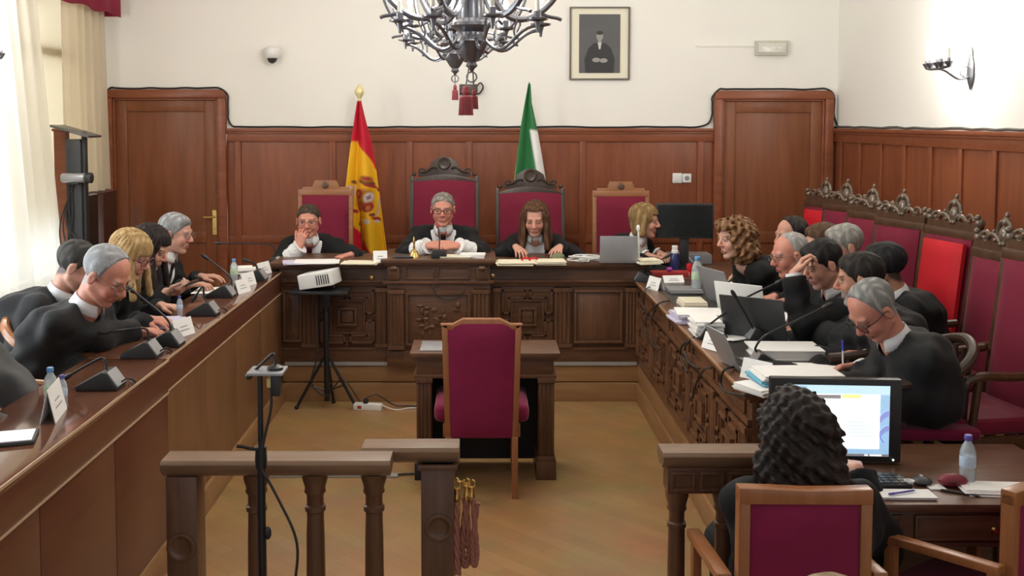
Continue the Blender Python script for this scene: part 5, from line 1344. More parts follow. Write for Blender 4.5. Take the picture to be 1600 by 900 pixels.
MB().box(-.10, .10, -.03, .03, 0, .045).build('body', M['white'], t, bevel=.006); MB().box(-.07, -.04, -.032, -.02, .012, .034).build('switch', M['redbox'], t); MB().box(-.03, .0, -.02, .02, .045, .075).build('plug', M['black'], t, bevel=.005)
e = (ON(652, 637, 0))
tag(MB().tube(smoothpath([(b.x + .1, b.y, .03), (b.x + .2, b.y - .03, .006), (b.x + .3, b.y + .02, .006), (b.x + .42, b.y, .006)]), .005, 6).build('floor_cable', M['wcable']), 'white cable lying on the floor right of the power strip', 'cable')
tag(MB().tube(smoothpath([(b.x - .02, b.y, .08), (b.x + .06, b.y + .02, .10), (b.x + .18, b.y + .05, .02), (b.x + .28, b.y + .06, .01), (b.x + .42, b.y + .05, .01)]), .005, 6).build('floor_cable', M['cable']), 'black cable plugged into the power strip running right', 'cable')
# microphone stand in front of the railing
c = AD(406, 580, 3.30); t = thing('microphone_stand', 'slim black microphone stand with a small tray in front of the left railing', 'microphone stand', (c.x, c.y, 0))
m = MB(); m.tube([(0, 0, .02), (0, 0, .98)], .013, 10); m.tube([(0, 0, .9), (0, 0, c.z)], .009, 10); m.lathe([(.018, .92), (.02, .95), (.018, .99)], 12); m.build('pole', M['blackmetal'], t)
MB().lathe([(.14, 0), (.14, .018), (.03, .035), (.02, .05)], 24).build('base', M['black'], t)
MB().ball((.02, -.005, AD(410, 838, 3.3).z), (.012, .012, .022)).build('knob', M['black'], t)
def sp(px, py): v = AD(px, py, 3.3); return Vector((v.x - c.x, v.y - c.y, v.z))
a, b_ = sp(390, 579), sp(446, 579); m = MB(); m.box(a.x, b_.x, -.05, .05, a.z - .006, a.z + .004); m.build('tray', M['silver'], t, bevel=.003)
m = MB(); m.lathe([(.026, .005), (.026, .012), (.01, .02)], 18, None, (sp(430, 579).x, 0, a.z)); m.tube(smoothpath([sp(430, 576), sp(430, 560), sp(427, 553), sp(418, 560), sp(392, 585)]), .005, 7); d = sp(389, 588); m.ball(d, .012); m.build('gooseneck_microphone', M['black'], t)
m = MB(); x0, z0 = sp(425, 618).x, sp(425, 618).z; m.box(x0, sp(438, 586).x, -.02, .02, z0, sp(425, 585).z); m.build('transmitter', M['black'], t, bevel=.004)
MB().box(sp(418, 597).x, sp(424, 586).x, -.015, .015, sp(418, 604).z, sp(418, 590).z).build('plug', plain('pale yellow plastic', (.6, .5, .2), .5), t)
MB().tube(smoothpath([sp(424, 606), sp(423, 640), sp(412, 690), sp(408, 730), sp(420, 752), sp(440, 790), sp(458, 828), sp(465, 860), sp(462, 900), sp(455, 940)]), .005, 6).build('cable', M['cable'], t)
MB().tube(smoothpath([sp(370, 697), sp(380, 698), sp(392, 701), sp(404, 702)]), .006, 6).build('clip_arm', M['blackmetal'], t)

# ================================================================== CLERK'S DESK THINGS
z = DZ + .0005
p0 = AD(1206, 592, 3.86); p1 = AD(1408, 724, 3.86)
MW, MHh = p1.x - p0.x, p0.z - p1.z
t = monitor('computer monitor showing a bright blue and white desktop on the clerk desk', ((p0.x + p1.x)/2, p0.y, z), math.radians(-4), MW, MHh, p1.z - z)
for ch in list(t.children):
    if ch.name.startswith('screen'): bpy.data.objects.remove(ch)
def mx_(px): return (px - 1307) * 3.86 / F
def mz_(py): return p0.z - z - (py - 592) * 3.86 * CT / F
em = [emis('screen blue', (.16, .50, .86), .75), emis('screen white', (.93, .96, 1.0), 1.5), emis('screen navy', (.03, .06, .16), .35), emis('screen yellow', (1.0, .80, .15), .9), emis('screen deep blue', (.05, .14, .68), .75), emis('screen light blue', (.42, .72, .92), .9)]
m = MB()
def px_rect(mi, x0, y0, x1, y1, d): m.cur = mi; m.box(mx_(x0), mx_(x1), -d, -d + .0005, mz_(y1), mz_(y0))
px_rect(0, 1228, 602, 1389, 714, .002); px_rect(5, 1228, 602, 1389, 616, .0025); px_rect(0, 1250, 603, 1262, 615, .003)
px_rect(1, 1236, 616, 1374, 702, .003); px_rect(2, 1262, 617, 1314, 623, .0035); px_rect(3, 1316, 616, 1345, 622, .0035)
px_rect(2, 1228, 710, 1389, 714, .003); px_rect(1, 1352, 711, 1357, 713, .0035); px_rect(1, 1360, 711, 1378, 713, .0035)
for y in (659, 665, 670, 675, 681): px_rect(5, 1326, y, 1366, y + 1.6, .0035)
for yo in (0, 23):
    m.cur = 4; pts = []
    for k in range(9): a = k/8; pts.append((1389 - 15*a, 641 + yo + 10*a - 3*math.sin(a*3.14)))
    low = []
    for k in range(9): a = k/8; low.append((1389 - 15*a, 649 + yo + 13*a - 2*math.sin(a*3.14)))
    m.prism([(mx_(x), mz_(y)) for x, y in pts + low[::-1]], -.0036, -.003)
m.cur = 4; m.prism([(mx_(x), mz_(y)) for x, y in ((1375, 676), (1378, 685), (1383, 692), (1379, 692), (1375, 686))], -.0036, -.003)
m.build('screen', em, t, smooth=False)
MB().ball((mx_(1396), -.003, mz_(719)), .004).build('power_light', emis('power light', (.8, 1, .8), 1.5), t)
b = ON(1400, 757, z); t = thing('keyboard', 'black keyboard on the clerk desk under the bright monitor', 'keyboard', (b.x - .16, b.y + .01, z), 0)
MB().box(-.2, .2, -.06, .06, 0, .018).build('base', M['black'], t, bevel=.005); m = MB()
for i in range(4):
    for j in range(14): m.box(-.19 + j*.027, -.168 + j*.027, -.05 + i*.026, -.03 + i*.026, .018, .022)
m.build('keys', M['darkgrey'], t, smooth=False)
b = ON(1441, 757, z); t = thing('computer_mouse', 'dark round mouse beside the white papers on the clerk desk', 'mouse', b); MB().ball((0, 0, .012), (.035, .03, .016), 14, 8).build('body', M['darkgrey'], t); MB().box(-.004, .004, .0, .02, .024, .03).build('wheel', M['grey'], t)
b = ON(1488, 760, z); t = thing('spectacle_case', 'dark red spectacle case beside the bottle on the clerk desk', 'case', b, -.05); MB().ball((0, 0, .022), (.052, .03, .024), 18, 10).build('shell', plain('dark red leatherette', (.2, .02, .035), .45), t); MB().tube([(-.05, -.008, .024), (0, -.031, .024), (.05, -.008, .024)], .0025, 6).build('seam', M['black'], t)
bpx('water bottle with a violet cap standing on the clerk desk', (1511, 756), z, 678, M['cappurple'], M['labelb'])
papers('white sheets under a pen left of the mouse on the clerk desk', (1414, 775), z, .19, .085, .01, None, -3, 4, .006, seed=3)
t = thing('pen', 'blue pen lying on the white sheets of the clerk desk', 'pen', ON(1408, 771, z + .012), math.radians(20)); MB().tube([(-.05, 0, .004), (.05, 0, .004), (.062, 0, .004)], [.0035, .0035, .001], 8).build('barrel', plain('blue violet pen', (.09, .07, .35), .4), t); MB().tube([(-.052, 0, .004), (-.03, 0, .004)], .0043, 8).build('cap', M['cappurple'], t)
b = ON(1422, 763, z); o = MB().lathe([(.010, 0), (.018, .026), (.016, .026), (.009, .004)], 16).build('paper_cup', M['white']); o.location = (b.x, b.y + .01, z); tag(o, 'tiny white cup behind the sheets on the clerk desk', 'cup')
papers('small white card behind the case on the clerk desk', (1462, 762), z, .06, .05, .004, None, 0, 1, 0, seed=1)
papers('white documents at the right end of the clerk desk', (1556, 768), z, .24, .10, .016, None, -4, 5, .012, seed=2)
t = thing('pen', 'black pen under the right hand documents of the clerk desk', 'pen', ON(1500, 772, z), math.radians(-30)); MB().tube([(-.06, 0, .004), (.06, 0, .004)], .0045, 8).build('barrel', M['black'], t); MB().tube([(.06, 0, .004), (.07, 0, .004)], [.003, .001], 8).build('tip', M['silver'], t)

# ================================================================== PEOPLE
# bodies, gowns and hair are grown as smooth closed surfaces from limb shapes
def V(*a): return np.array(a, dtype=np.float64)
def cap(p, a, b, ra, rb):
    ab = b - a; L2 = float(ab @ ab) + 1e-12
    t = np.clip(((p - a) @ ab) / L2, 0, 1)
    return np.linalg.norm(p - a - t[:, None] * ab, axis=1) - (ra + t * (rb - ra))
def ell(p, c, r, R=None):
    q = p - c
    if R is not None: q = q @ R.T
    k0 = np.linalg.norm(q / r, axis=1); k1 = np.linalg.norm(q / (r * r), axis=1) + 1e-9
    return k0 * (k0 - 1) / k1
def smin(a, b, k):
    h = np.clip(.5 + .5 * (b - a) / k, 0, 1); return b + (a - b) * h - k * h * (1 - h)
def smax(a, b, k): return -smin(-a, -b, k)
def surface(f, lo, hi, h):
    """closed surface of f = 0 on a grid of size h (surface nets)"""
    lo = np.array(lo); n = np.ceil((np.array(hi) - lo) / h / 4).astype(int) * 4
    B = n // 4
    ax = [lo[i] + (np.arange(B[i]) * 4 + 1.5) * h for i in range(3)]
    G = np.stack(np.meshgrid(*ax, indexing='ij'), -1).reshape(-1, 3)
    d = f(G).reshape(B)
    D = np.repeat(np.repeat(np.repeat(d, 4, 0), 4, 1), 4, 2).astype(np.float32)
    m = np.abs(D) < h * 7.5
    idx = np.argwhere(m); D[m] = f(lo + idx * h)
    D[0], D[-1], D[:, 0], D[:, -1], D[:, :, 0], D[:, :, -1] = (np.abs(x) + 1e-3 for x in (D[0], D[-1], D[:, 0], D[:, -1], D[:, :, 0], D[:, :, -1]))
    S = D < 0
    c = sum(S[i:S.shape[0]-1+i, j:S.shape[1]-1+j, k:S.shape[2]-1+k].astype(np.int8) for i in (0, 1) for j in (0, 1) for k in (0, 1))
    act = np.argwhere((c > 0) & (c < 8))
    acc = np.zeros((len(act), 3)); cnt = np.zeros(len(act))
    cor = [(i, j, k) for i in (0, 1) for j in (0, 1) for k in (0, 1)]
    for a in cor:
        for b in cor:
            if sum(b) - sum(a) == 1 and sum(abs(x - y) for x, y in zip(a, b)) == 1:
                da = D[tuple((act + a).T)]; db = D[tuple((act + b).T)]
                x = (da < 0) != (db < 0)
                t = np.where(x, da / np.where(x, da - db, 1), 0)
                acc[x] += (np.array(a) + t[:, None] * (np.array(b) - np.array(a)))[x]; cnt += x
    verts = lo + (act + acc / cnt[:, None]) * h
    I = -np.ones(c.shape, dtype=np.int64); I[tuple(act.T)] = np.arange(len(act))
    quads = []
    for ax_ in range(3):
        sl = [slice(0, -1)] * 3
        s0 = S[:-1] if ax_ == 0 else (S[:, :-1] if ax_ == 1 else S[:, :, :-1])
        s1 = S[1:] if ax_ == 0 else (S[:, 1:] if ax_ == 1 else S[:, :, 1:])
        e = np.argwhere(s0 != s1)
        u, v = [(1, 2), (2, 0), (0, 1)][ax_]
        ok = (e[:, u] > 0) & (e[:, v] > 0) & (e[:, u] < S.shape[u] - 1) & (e[:, v] < S.shape[v] - 1); e = e[ok]
        du = np.zeros(3, int); du[u] = 1; dv = np.zeros(3, int); dv[v] = 1
        q = np.stack([I[tuple((e - du - dv).T)], I[tuple((e - dv).T)], I[tuple(e.T)], I[tuple((e - du).T)]], 1)
        fl = ~s0[tuple(e.T)]; q[fl] = q[fl][:, ::-1]; quads.append(q)
    return verts, np.concatenate(quads)
def mesh_np(name, v, q, mat, parent, org, col=None):
    me = bpy.data.meshes.new(name); v = (v - org).astype(np.float32)
    me.vertices.add(len(v)); me.vertices.foreach_set('co', v.ravel())
    me.loops.add(q.size); me.loops.foreach_set('vertex_index', q.ravel().astype(np.int32))
    me.polygons.add(len(q)); me.polygons.foreach_set('loop_start', np.arange(0, q.size, 4, dtype=np.int32))
    me.update(calc_edges=True); me.validate(); me.shade_smooth(); me.materials.append(mat)
    o = bpy.data.objects.new(name, me); C.objects.link(o); o.parent = parent
    if col is not None:
        at = me.color_attributes.new('col', 'FLOAT_COLOR', 'POINT')
        at.data.foreach_set('color', np.concatenate([col, np.ones((len(col), 1))], 1).astype(np.float32).ravel())
    return o
def basis(yaw, pitch, roll=0):
    y, p, r = map(math.radians, (yaw, pitch, roll))
    f = V(math.cos(y)*math.cos(p), math.sin(y)*math.cos(p), -math.sin(p)); x = V(math.sin(y), -math.cos(y), 0); u = np.cross(x, f)
    if r: x, u = x*math.cos(r) + u*math.sin(r), u*math.cos(r) - x*math.sin(r)
    return np.stack([x, f, u])          # rows: right, forward, up
def noise(p, s, rnd, n=5):
    o = np.zeros(len(p))
    for _ in range(n):
        k = rnd.normal(size=3); k *= s * rnd.uniform(.6, 1.5) / np.linalg.norm(k); o += np.sin(p @ k + rnd.uniform(0, 6.28))
    return o / n

def head_prims():
    P = [('e', V(0, -.014, .034), V(.074, .094, .080), .0), ('e', V(0, .022, -.028), V(.060, .064, .084), .022)]
    for s in (-1, 1):
        P += [('c', V(s*.048, -.004, -.052), V(s*.016, .058, -.098), .019, .015, .02), ('e', V(s*.036, .060, -.030), V(.020, .020, .024), .018)]
    P += [('c', V(-.036, .074, .024), V(.036, .074, .024), .011, .011, .014), ('e', V(0, .064, -.100), V(.020, .018, .016), .014),
          ('c', V(0, .084, .014), V(0, .106, -.024), .0075, .0125, .010)]
    for s in (-1, 1): P += [('e', V(s*.011, .096, -.030), V(.008, .010, .008), .006)]
    for s in (-1, 1): P += [('-', V(s*.031, .096, .006), V(.019, .014, .011), .010)]
    for s in (-1, 1): P += [('e', V(s*.031, .074, .006), V(.0135, .0125, .0125), .004)]
    P += [('c', V(-.017, .081, -.060), V(.017, .081, -.060), .006, .006, .007), ('c', V(-.014, .082, -.070), V(.014, .082, -.070), .007, .007, .007), ('-', V(0, .095, -.0655), V(.022, .010, .0022), .003)]
    for s in (-1, 1): P += [('e', V(s*.077, -.008, -.006), V(.009, .019, .031), .008), ('-', V(s*.087, -.002, -.004), V(.006, .010, .017), .005)]
    return P
HP = head_prims()
def head_sdf(q):
    d = None
    for p in HP:
        if p[0] == 'c': g = cap(q, p[1], p[2], p[3], p[4]); k = p[5]
        else: g = ell(q, p[1], p[2]); k = p[3]
        d = g if d is None else (smax(d, -g, k) if p[0] == '-' else smin(d, g, k))
    return d
def hand_prims(W, f, n, side, curl=.35, sc=1.0, spread=.16, thumb=.5):
    """W wrist, f finger direction, n direction the palm looks, side +1 right hand, -1 left"""
    f = f / np.linalg.norm(f); n = n - f * (n @ f); n = n / np.linalg.norm(n); t = np.cross(f, n) * side   # towards the thumb
    P = []; sc *= 1.05
    for i, (off, ln) in enumerate(((.030, .92), (.010, 1.0), (-.010, .94), (-.029, .76))):
        a = W + t*off*.55*sc + f*.012; k = W + t*off*sc + f*(.086 - .006*abs(i - 1))*sc
        P.append(('c', a, k, .0135*sc, .0105*sc, .012))
        d = f*math.cos(spread*off/.03) + t*math.sin(spread*off/.03); c = curl * (1 + .12*i); ang = 0; p = k; r = .0092*sc
        for seg, (l, b) in enumerate(((.043, .7), (.026, 1.1), (.021, .8))):
            ang += c * b; dd = d*math.cos(ang) + n*math.sin(ang); e = p + dd*l*ln*sc
            P.append(('c', p, e, r, r*.9, .004)); p = e; r *= .9
    th0 = W + t*.022*sc + f*.022*sc; th1 = th0 + (t*.75 + f*.75 + n*.35)*.034*sc; d2 = f*(.6 + .4*thumb) + t*(.6 - .7*thumb) + n*.35*thumb; d2 /= np.linalg.norm(d2)
    th2 = th1 + d2*.032*sc; th3 = th2 + (d2 + n*.2*thumb)*.024*sc
    P += [('c', th0, th1, .015*sc, .0125*sc, .010), ('c', th1, th2, .0112*sc, .0102*sc, .005), ('c', th2, th3, .0100*sc, .008*sc, .004)]
    return P
def elbow(S, W, pole, l1=.29, l2=.265):
    d = W - S; L = np.linalg.norm(d); L2 = min(L, l1 + l2 - .004)
    k = max(1.0, L / (l1 + l2 - .004)); l1 *= k; l2 *= k; d = d / L
    a = (l1*l1 - l2*l2 + L*L) / (2*L); hgt = math.sqrt(max(0, l1*l1 - a*a))
    p = pole - d*(pole @ d); p = p / (np.linalg.norm(p) + 1e-9)
    return S + d*a + p*hgt
def fold(prims, p):
    d = None
    for q in prims:
        g = cap(p, q[1], q[2], q[3], q[4]); d = g if d is None else smin(d, g, q[5])
    return d

HXV = V(1.07, 1.0, 1.0)         # heads a little broader
def person(label, head, yaw, pitch, roll=0, face=None, floor=PZ, lean=.26, side=0.0, female=False, skin=(.52, .27, .19), hair='short', hcol=(.03, .022, .018), hcol2=None,
           glasses=None, hands=None, shirt=True, vneck=False, tie=None, cuff=None, robe='robe', beard=None, hs=1.07, seed=1, hl=.066, seatz=.475, group=None, lipc=None, wide=1.0, cuffs=(-1, 1)):
    rnd = np.random.RandomState(seed)
    Hc = np.array(head, float); R = basis(yaw, pitch, roll); fa = yaw if face is None else face
    fd = V(math.cos(math.radians(fa)), math.sin(math.radians(fa)), 0); ex = V(fd[1], -fd[0], 0)
    Rn = basis(yaw*.5 + fa*.5, pitch*.45, 0)
    Nb = Hc + Rn.T @ (V(0, -.050, -.150) * hs)
    P0 = V(Hc[0], Hc[1], 0) - fd*lean + ex*side; P0[2] = floor + seatz + .12
    eu = Nb - P0; eu /= np.linalg.norm(eu); ef = np.cross(eu, ex)
    sw = (.155 if female else .175) * wide
    S = {s: Nb + ex*s*sw - eu*.068 - ef*.005 for s in (-1, 1)}
    org = V(P0[0], P0[1], floor)
    t = thing('person', label, 'person', tuple(org), 0, group)
    # hands: dict side -> (wrist, finger dir, palm dir, curl)
    H = {}
    for s in (-1, 1):
        if hands and s in hands: H[s] = [np.array(hands[s][0], float), np.array(hands[s][1], float), np.array(hands[s][2], float)] + list(hands[s][3:])
        else: H[s] = [P0 + fd*.30 + ex*s*.09 + V(0, 0, .13), fd*1.0 - ex*s*.5 + V(0, 0, -.1), V(0, 0, -1.), .3]
    E = {}
    for s in (-1, 1):
        pole = H[s][4] if len(H[s]) > 4 else (ex*s*.45 + V(0, 0, -1.) - fd*.12)
        E[s] = elbow(S[s], H[s][0], np.array(pole, float))
    handP = {s: hand_prims(H[s][0], H[s][1], H[s][2], s, H[s][3], sc=.92 if female else 1.0, thumb=H[s][5] if len(H[s]) > 5 else .5) for s in (-1, 1)}
    hc = {s: H[s][0] + H[s][1]/np.linalg.norm(H[s][1])*.09 for s in (-1, 1)}
    jaw = Hc + R.T @ (V(0, -.022, -.045)*hs)
    trunk = [('c', P0, Nb - eu*.12 - ef*.03, .08, .055, .03), ('c', Nb - eu*.12 - ef*.03, Nb - eu*.01, .055, .054, .03), ('c', Nb - eu*.02, jaw, .056*hs, .052*hs, .03)]
    for s in (-1, 1):
        trunk += [('c', Nb - eu*.05, S[s], .05, .045, .03), ('c', S[s], E[s], .043, .036, .02), ('c', E[s], H[s][0], .036, .025, .015),
                  ('c', P0 + ex*s*.08, P0 + ex*s*.09 + fd*.40 - V(0, 0, .03), .07, .055, .03), ('c', P0 + ex*s*.09 + fd*.40 - V(0, 0, .03), V(P0[0], P0[1], floor + .08) + ex*s*.09 + fd*.38, .05, .04, .02)]
    def body(p):
        d = fold(trunk, p)
        m = np.sum((p - Hc)**2, 1) < (.21*hs)**2
        if m.any(): d[m] = smin(d[m], head_sdf((p[m] - Hc) @ R.T / hs / HXV) * hs, .014)
        for s in (-1, 1):
            m = np.sum((p - hc[s])**2, 1) < .19**2
            if m.any(): d[m] = smin(d[m], fold(handP[s], p[m]), .010)
        return d
    pts = np.array([Hc, P0, E[-1], E[1], hc[-1], hc[1], S[-1], S[1], P0 + fd*.44, V(P0[0], P0[1], floor + .12)])
    lo, hi = pts.min(0) - .16, pts.max(0) + .16
    v, q = surface(body, lo, hi, .0058)
    # skin colours: lips, eyes, brows, a flush on cheeks and nose
    col = np.tile(np.array(skin), (len(v), 1)); L = (v - Hc) @ R.T / hs / HXV
    hd = np.sum(L*L, 1) < .2**2
    def put(mask, c, k=1.0): col[mask] = col[mask]*(1 - k) + np.array(c)*k
    fl = np.exp(-((np.abs(L[:, 0]) - .035)**2 + (L[:, 2] + .028)**2) / .0006) * (L[:, 1] > .03) + np.exp(-((L[:, 0])**2 + (L[:, 2] + .025)**2)/.0003) * (L[:, 1] > .08)
    col = col * (1 - np.clip(fl, 0, 1)[:, None]*np.array([.0, .16, .14]))
    put(hd & (np.abs(L[:, 0]) < .021) & (np.abs(L[:, 2] + .0655) < .0075) & (L[:, 1] > .07), lipc or (skin[0]*.78, skin[1]*.55, skin[2]*.6))
    put(hd & (np.abs(L[:, 0]) < .021) & (np.abs(L[:, 2] + .0655) < .0018) & (L[:, 1] > .07), (.10, .035, .03))
    bc = np.array(hcol)*.6 + np.array(skin)*.25
    for s in (-1, 1):
        x = L[:, 0]*s
        if pitch < 16: put(hd & (np.abs(x - .031) < .013) & (np.abs(L[:, 2] - .004) < .0048) & (L[:, 1] > .066), (.50, .43, .38), .8)
        put(hd & ((x - .030)**2 + (L[:, 2] - .004)**2 < .0056**2) & (L[:, 1] > .066) if pitch < 16 else hd & (np.abs(x - .031) < .014) & (np.abs(L[:, 2] + .002) < .0024) & (L[:, 1] > .066), (.03, .02, .015))
        put(hd & (np.abs(x - .031) < .017) & (np.abs(L[:, 2] - .0105) < .0022) & (L[:, 1] > .066), (.06, .035, .03))
        put(hd & (np.abs(x - .032) < .020) & (np.abs(L[:, 2] - .0255 - .06*(x - .032)) < .0045) & (L[:, 1] > .06), bc, .85)
    if hair in ('short', 'crop', 'receding', 'thin'):
        zs = {'short': ([-.12, -.07, -.03, .0, .03, .055, .075], [-.082, -.078, -.05, .03, .02, .045, hl]), 'crop': ([-.12, -.07, -.03, .0, .03, .055, .075], [-.075, -.07, -.045, .03, .03, .055, hl]), 'receding': ([-.12, -.07, -.03, .0, .015, .036], [-.085, -.08, -.055, .02, .0, .13]), 'thin': ([-.12, -.07, -.03, .0, .02], [-.06, -.06, -.03, .03, .13])}[hair]
        kk = np.clip((L[:, 2] - np.interp(L[:, 1], *zs)) / .018 + .6, 0, 1) * hd * (np.abs(L[:, 0]) < .0835) * (.45 if hair == 'thin' else .9)
        kk = kk * ~((np.abs(L[:, 0]) > .072) & (np.abs(L[:, 1] + .008) < .024) & (L[:, 2] < .03))
        col = col*(1 - kk[:, None]) + np.array(hcol)*1.1*kk[:, None]
    if beard: put(hd & (L[:, 2] < -.04 + .0*L[:, 1]) & (L[:, 2] > -.13) & (L[:, 1] > -.01) & ~((np.abs(L[:, 0]) < .02) & (np.abs(L[:, 2] + .065) < .008)) & (L[:, 1] - .25*np.abs(L[:, 2]) > -.03), beard, .75)
    mesh_np('body', v, q, M['skin'], t, org, col)
    # gown
    K = {s: P0 + ex*s*.10 + fd*.41 - V(0, 0, .025) for s in (-1, 1)}
    gp = [('c', P0 - ef*.02, P0*.5 + Nb*.5 - ef*.03, .13, .12, .06), ('c', P0*.5 + Nb*.5 - ef*.03, Nb - eu*.10 - ef*.012, .12, .088, .06)]
    for s in (-1, 1):
        o_ = ex*s*.078*wide
        gp += [('c', P0 + o_ - V(0, 0, .02), P0*.5 + Nb*.5 + o_*1.05 - ef*.035, .125, .118, .06), ('c', P0*.5 + Nb*.5 + o_*1.05 - ef*.035, Nb - eu*.13 + o_*1.05 - ef*.012, .118, .098, .06),
               ('c', Nb - eu*.045 + ex*s*.03 - ef*.012, S[s], .056, .054, .05), ('c', S[s], E[s], .058, .064, .06), ('c', E[s], H[s][0] - (H[s][0] - E[s])*.04, .060, .062, .035), ('c', P0*.4 + Nb*.6 + o_, E[s]*.75 + S[s]*.25, .085, .055, .07),
               ('c', P0 + ex*s*.08, K[s], .095, .078, .05), ('c', K[s], V(K[s][0], K[s][1], floor + .07) - fd*.03, .078, .085, .05)]
    raw = lambda p: fold(gp, p)
    wcut = {s: (H[s][0] - E[s]) / np.linalg.norm(H[s][0] - E[s]) for s in (-1, 1)}
    nzk = np.random.RandomState(seed + 50)
    ks = [(nzk.normal(size=3), nzk.uniform(0, 6.28)) for _ in range(6)]; ks = [(k/np.linalg.norm(k)*nzk.uniform(35, 75), ph) for k, ph in ks]
    def wedge(p, e=0.0):
        a = p - Nb; x = np.abs(a @ ex); z = a @ eu; y = a @ ef
        dp = .27 if tie or not female else .20
        wz = np.clip(.016 + .085*(z + dp)/dp, .0, .105) + e
        return np.maximum(np.maximum(x - wz, -(z + dp + e)), np.maximum(-y, y - .15))
    def gown(p):
        d = raw(p)
        for k, ph in ks: d = d + .0026*np.sin(p @ k + ph)
        d = smax(d, -cap(p, Nb - eu*.01 + ef*.01, Nb + eu*.30 + ef*.04, .064*hs, .085), .012)
        if vneck: d = smax(d, -wedge(p), .008)
        for s in (-1, 1):
            m = np.sum((p - H[s][0])**2, 1) < .2**2
            if m.any():
                e_ = (p[m] - H[s][0]) @ wcut[s] + (.11 if cuff == 'lace' and s in cuffs else .012)
                near = cap(p[m], H[s][0] - wcut[s]*.02, H[s][0] + wcut[s]*.2, .11, .11)
                d[m] = smax(d[m], -np.maximum(-e_, near), .006)
        d = np.maximum(d, floor + .004 - p[:, 2])
        return d
    pts = np.array([Nb + eu*.05, P0 - fd*.1, E[-1], E[1], H[-1][0], H[1][0], S[-1], S[1], K[1] + fd*.03, K[-1] + fd*.03, V(P0[0], P0[1], floor + .12)])
    lo, hi = pts.min(0) - .14, pts.max(0) + .14
    v, q = surface(gown, lo, hi, .0105)
    mesh_np('gown', v, q, M[robe], t, org)
    # shirt, tie, cuffs
    jn = Nb + (jaw - Nb)*.16
    shirt_raw = lambda p: smin(raw(p) + .010, cap(p, Nb - eu*.11 - ef*.012, jn, .078, .0585*hs), .03)
    if vneck:
        f_ = lambda p: np.maximum(shirt_raw(p), wedge(p, .012))
        lo, hi = Nb - .32, Nb + .2
        v, q = surface(f_, lo, hi, .007)
        if len(q): mesh_np('shirt', v, q, M['shirt'], t, org)
    if tie:
        def f_(p):
            a = p - Nb; x = np.abs(a @ ex); z = a @ eu; y = a @ ef
            wz = np.where(z > -.055, .022 - .10*np.abs(z + .03), .016 + .10*np.clip(-.055 - z, 0, .3))
            return np.maximum(np.maximum(shirt_raw(p) - .011 - .006*np.clip((z + .06)/.04, 0, 1), x - wz), np.maximum(np.maximum(z - .006, -z - .285), -y))
        v, q = surface(f_, Nb - .33, Nb + .2, .0055)
        if len(q): mesh_np('tie', v, q, tie, t, org)
    if shirt:
        ax_ = (jaw - Nb); ax_ /= np.linalg.norm(ax_); c0 = Nb + ax_*.012
        z_ = Vector(ax_); x_ = Vector(ex); y_ = z_.cross(x_).normalized(); x_ = y_.cross(z_)
        Mx = Matrix(((x_.x, y_.x, z_.x), (x_.y, y_.y, z_.y), (x_.z, y_.z, z_.z)))
        pr = [(.072*hs, -.02), (.064*hs, .012), (.0605*hs, .030), (.058*hs, .028), (.062*hs, .0)]
        P = []; n = 26
        for r_, zz in pr:
            row = []
            for j in range(n + 1):
                a = math.radians(90 + 26 + (360 - 52) * j / n); row.append(Vector(c0 - org) + Mx @ Vector((r_*math.cos(a), r_*1.02*math.sin(a) - .0, zz - .012*math.sin(a))))
            P.append(row)
        MB().grid(P).build('collar', M['shirt'], t, ang=80, solid=.004)
    if cuff:
        for s in (-1, 1):
            if hands and s in hands and s in cuffs:
                a = H[s][0] - wcut[s]*(.13 if cuff == 'lace' else .035); b = H[s][0] - wcut[s]*(-.004 if cuff == 'shirt' else .0)
                r0, r1 = (.066, .060) if cuff == 'lace' else (.043, .041)
                pts = [Vector(a + (b - a)*k/6 - org) for k in range(7)]
                MB().tube(pts, [r0 + (r1 - r0)*k/6 + (.004*math.sin(k*2.3 + seed) if cuff == 'lace' else 0) for k in range(7)], 18).build('lace_cuff' if cuff == 'lace' else 'shirt_cuff', M['lace'] if cuff == 'lace' else M['shirt'], t, ang=60)
    # hair
    def hairf(p):
        L = (p - Hc) @ R.T / hs / HXV; x, y, z = L[:, 0], L[:, 1], L[:, 2]
        nz = .0013*np.sin(x*230 + 40*y) + .0009*np.sin(x*120 + y*60 + z*50 + 1)
        def shell(tk): return ell(L, V(0, -.017, .037), V(.075 + tk, .095 + tk, .081 + tk)) + nz
        if hair in ('short', 'crop', 'receding', 'thin'):
            tk = {'short': .006, 'crop': .004, 'receding': .004, 'thin': .0022}[hair]
            if hair == 'short': zl = np.interp(y, [-.12, -.07, -.03, -.012, .0, .012, .03, .055, .075], [-.082, -.078, -.05, -.012, .035, -.02, .02, .045, hl])
            elif hair == 'crop': zl = np.interp(y, [-.12, -.07, -.03, -.012, .0, .012, .03, .055, .075], [-.075, -.07, -.045, -.005, .04, .0, .03, .055, hl])
            elif hair == 'receding': zl = np.interp(y, [-.12, -.07, -.03, -.012, .0, .012, .024, .036], [-.085, -.08, -.055, -.01, .03, -.01, .065, .13])
            else: zl = np.interp(y, [-.12, -.07, -.03, .0, .02], [-.06, -.06, -.03, .03, .13])
            zl = zl + .004*np.sin(x*150 + z*40) + .003*np.sin(x*330 + y*120) + .003*np.sin(z*260 + y*90)
            d = shell(tk)
            if hair == 'short': d = smin(d, ell(L, V(.012, .032, .083), V(.05, .045, .029)), .02)
            return smax(d, (zl - z)*.8, .006) * hs
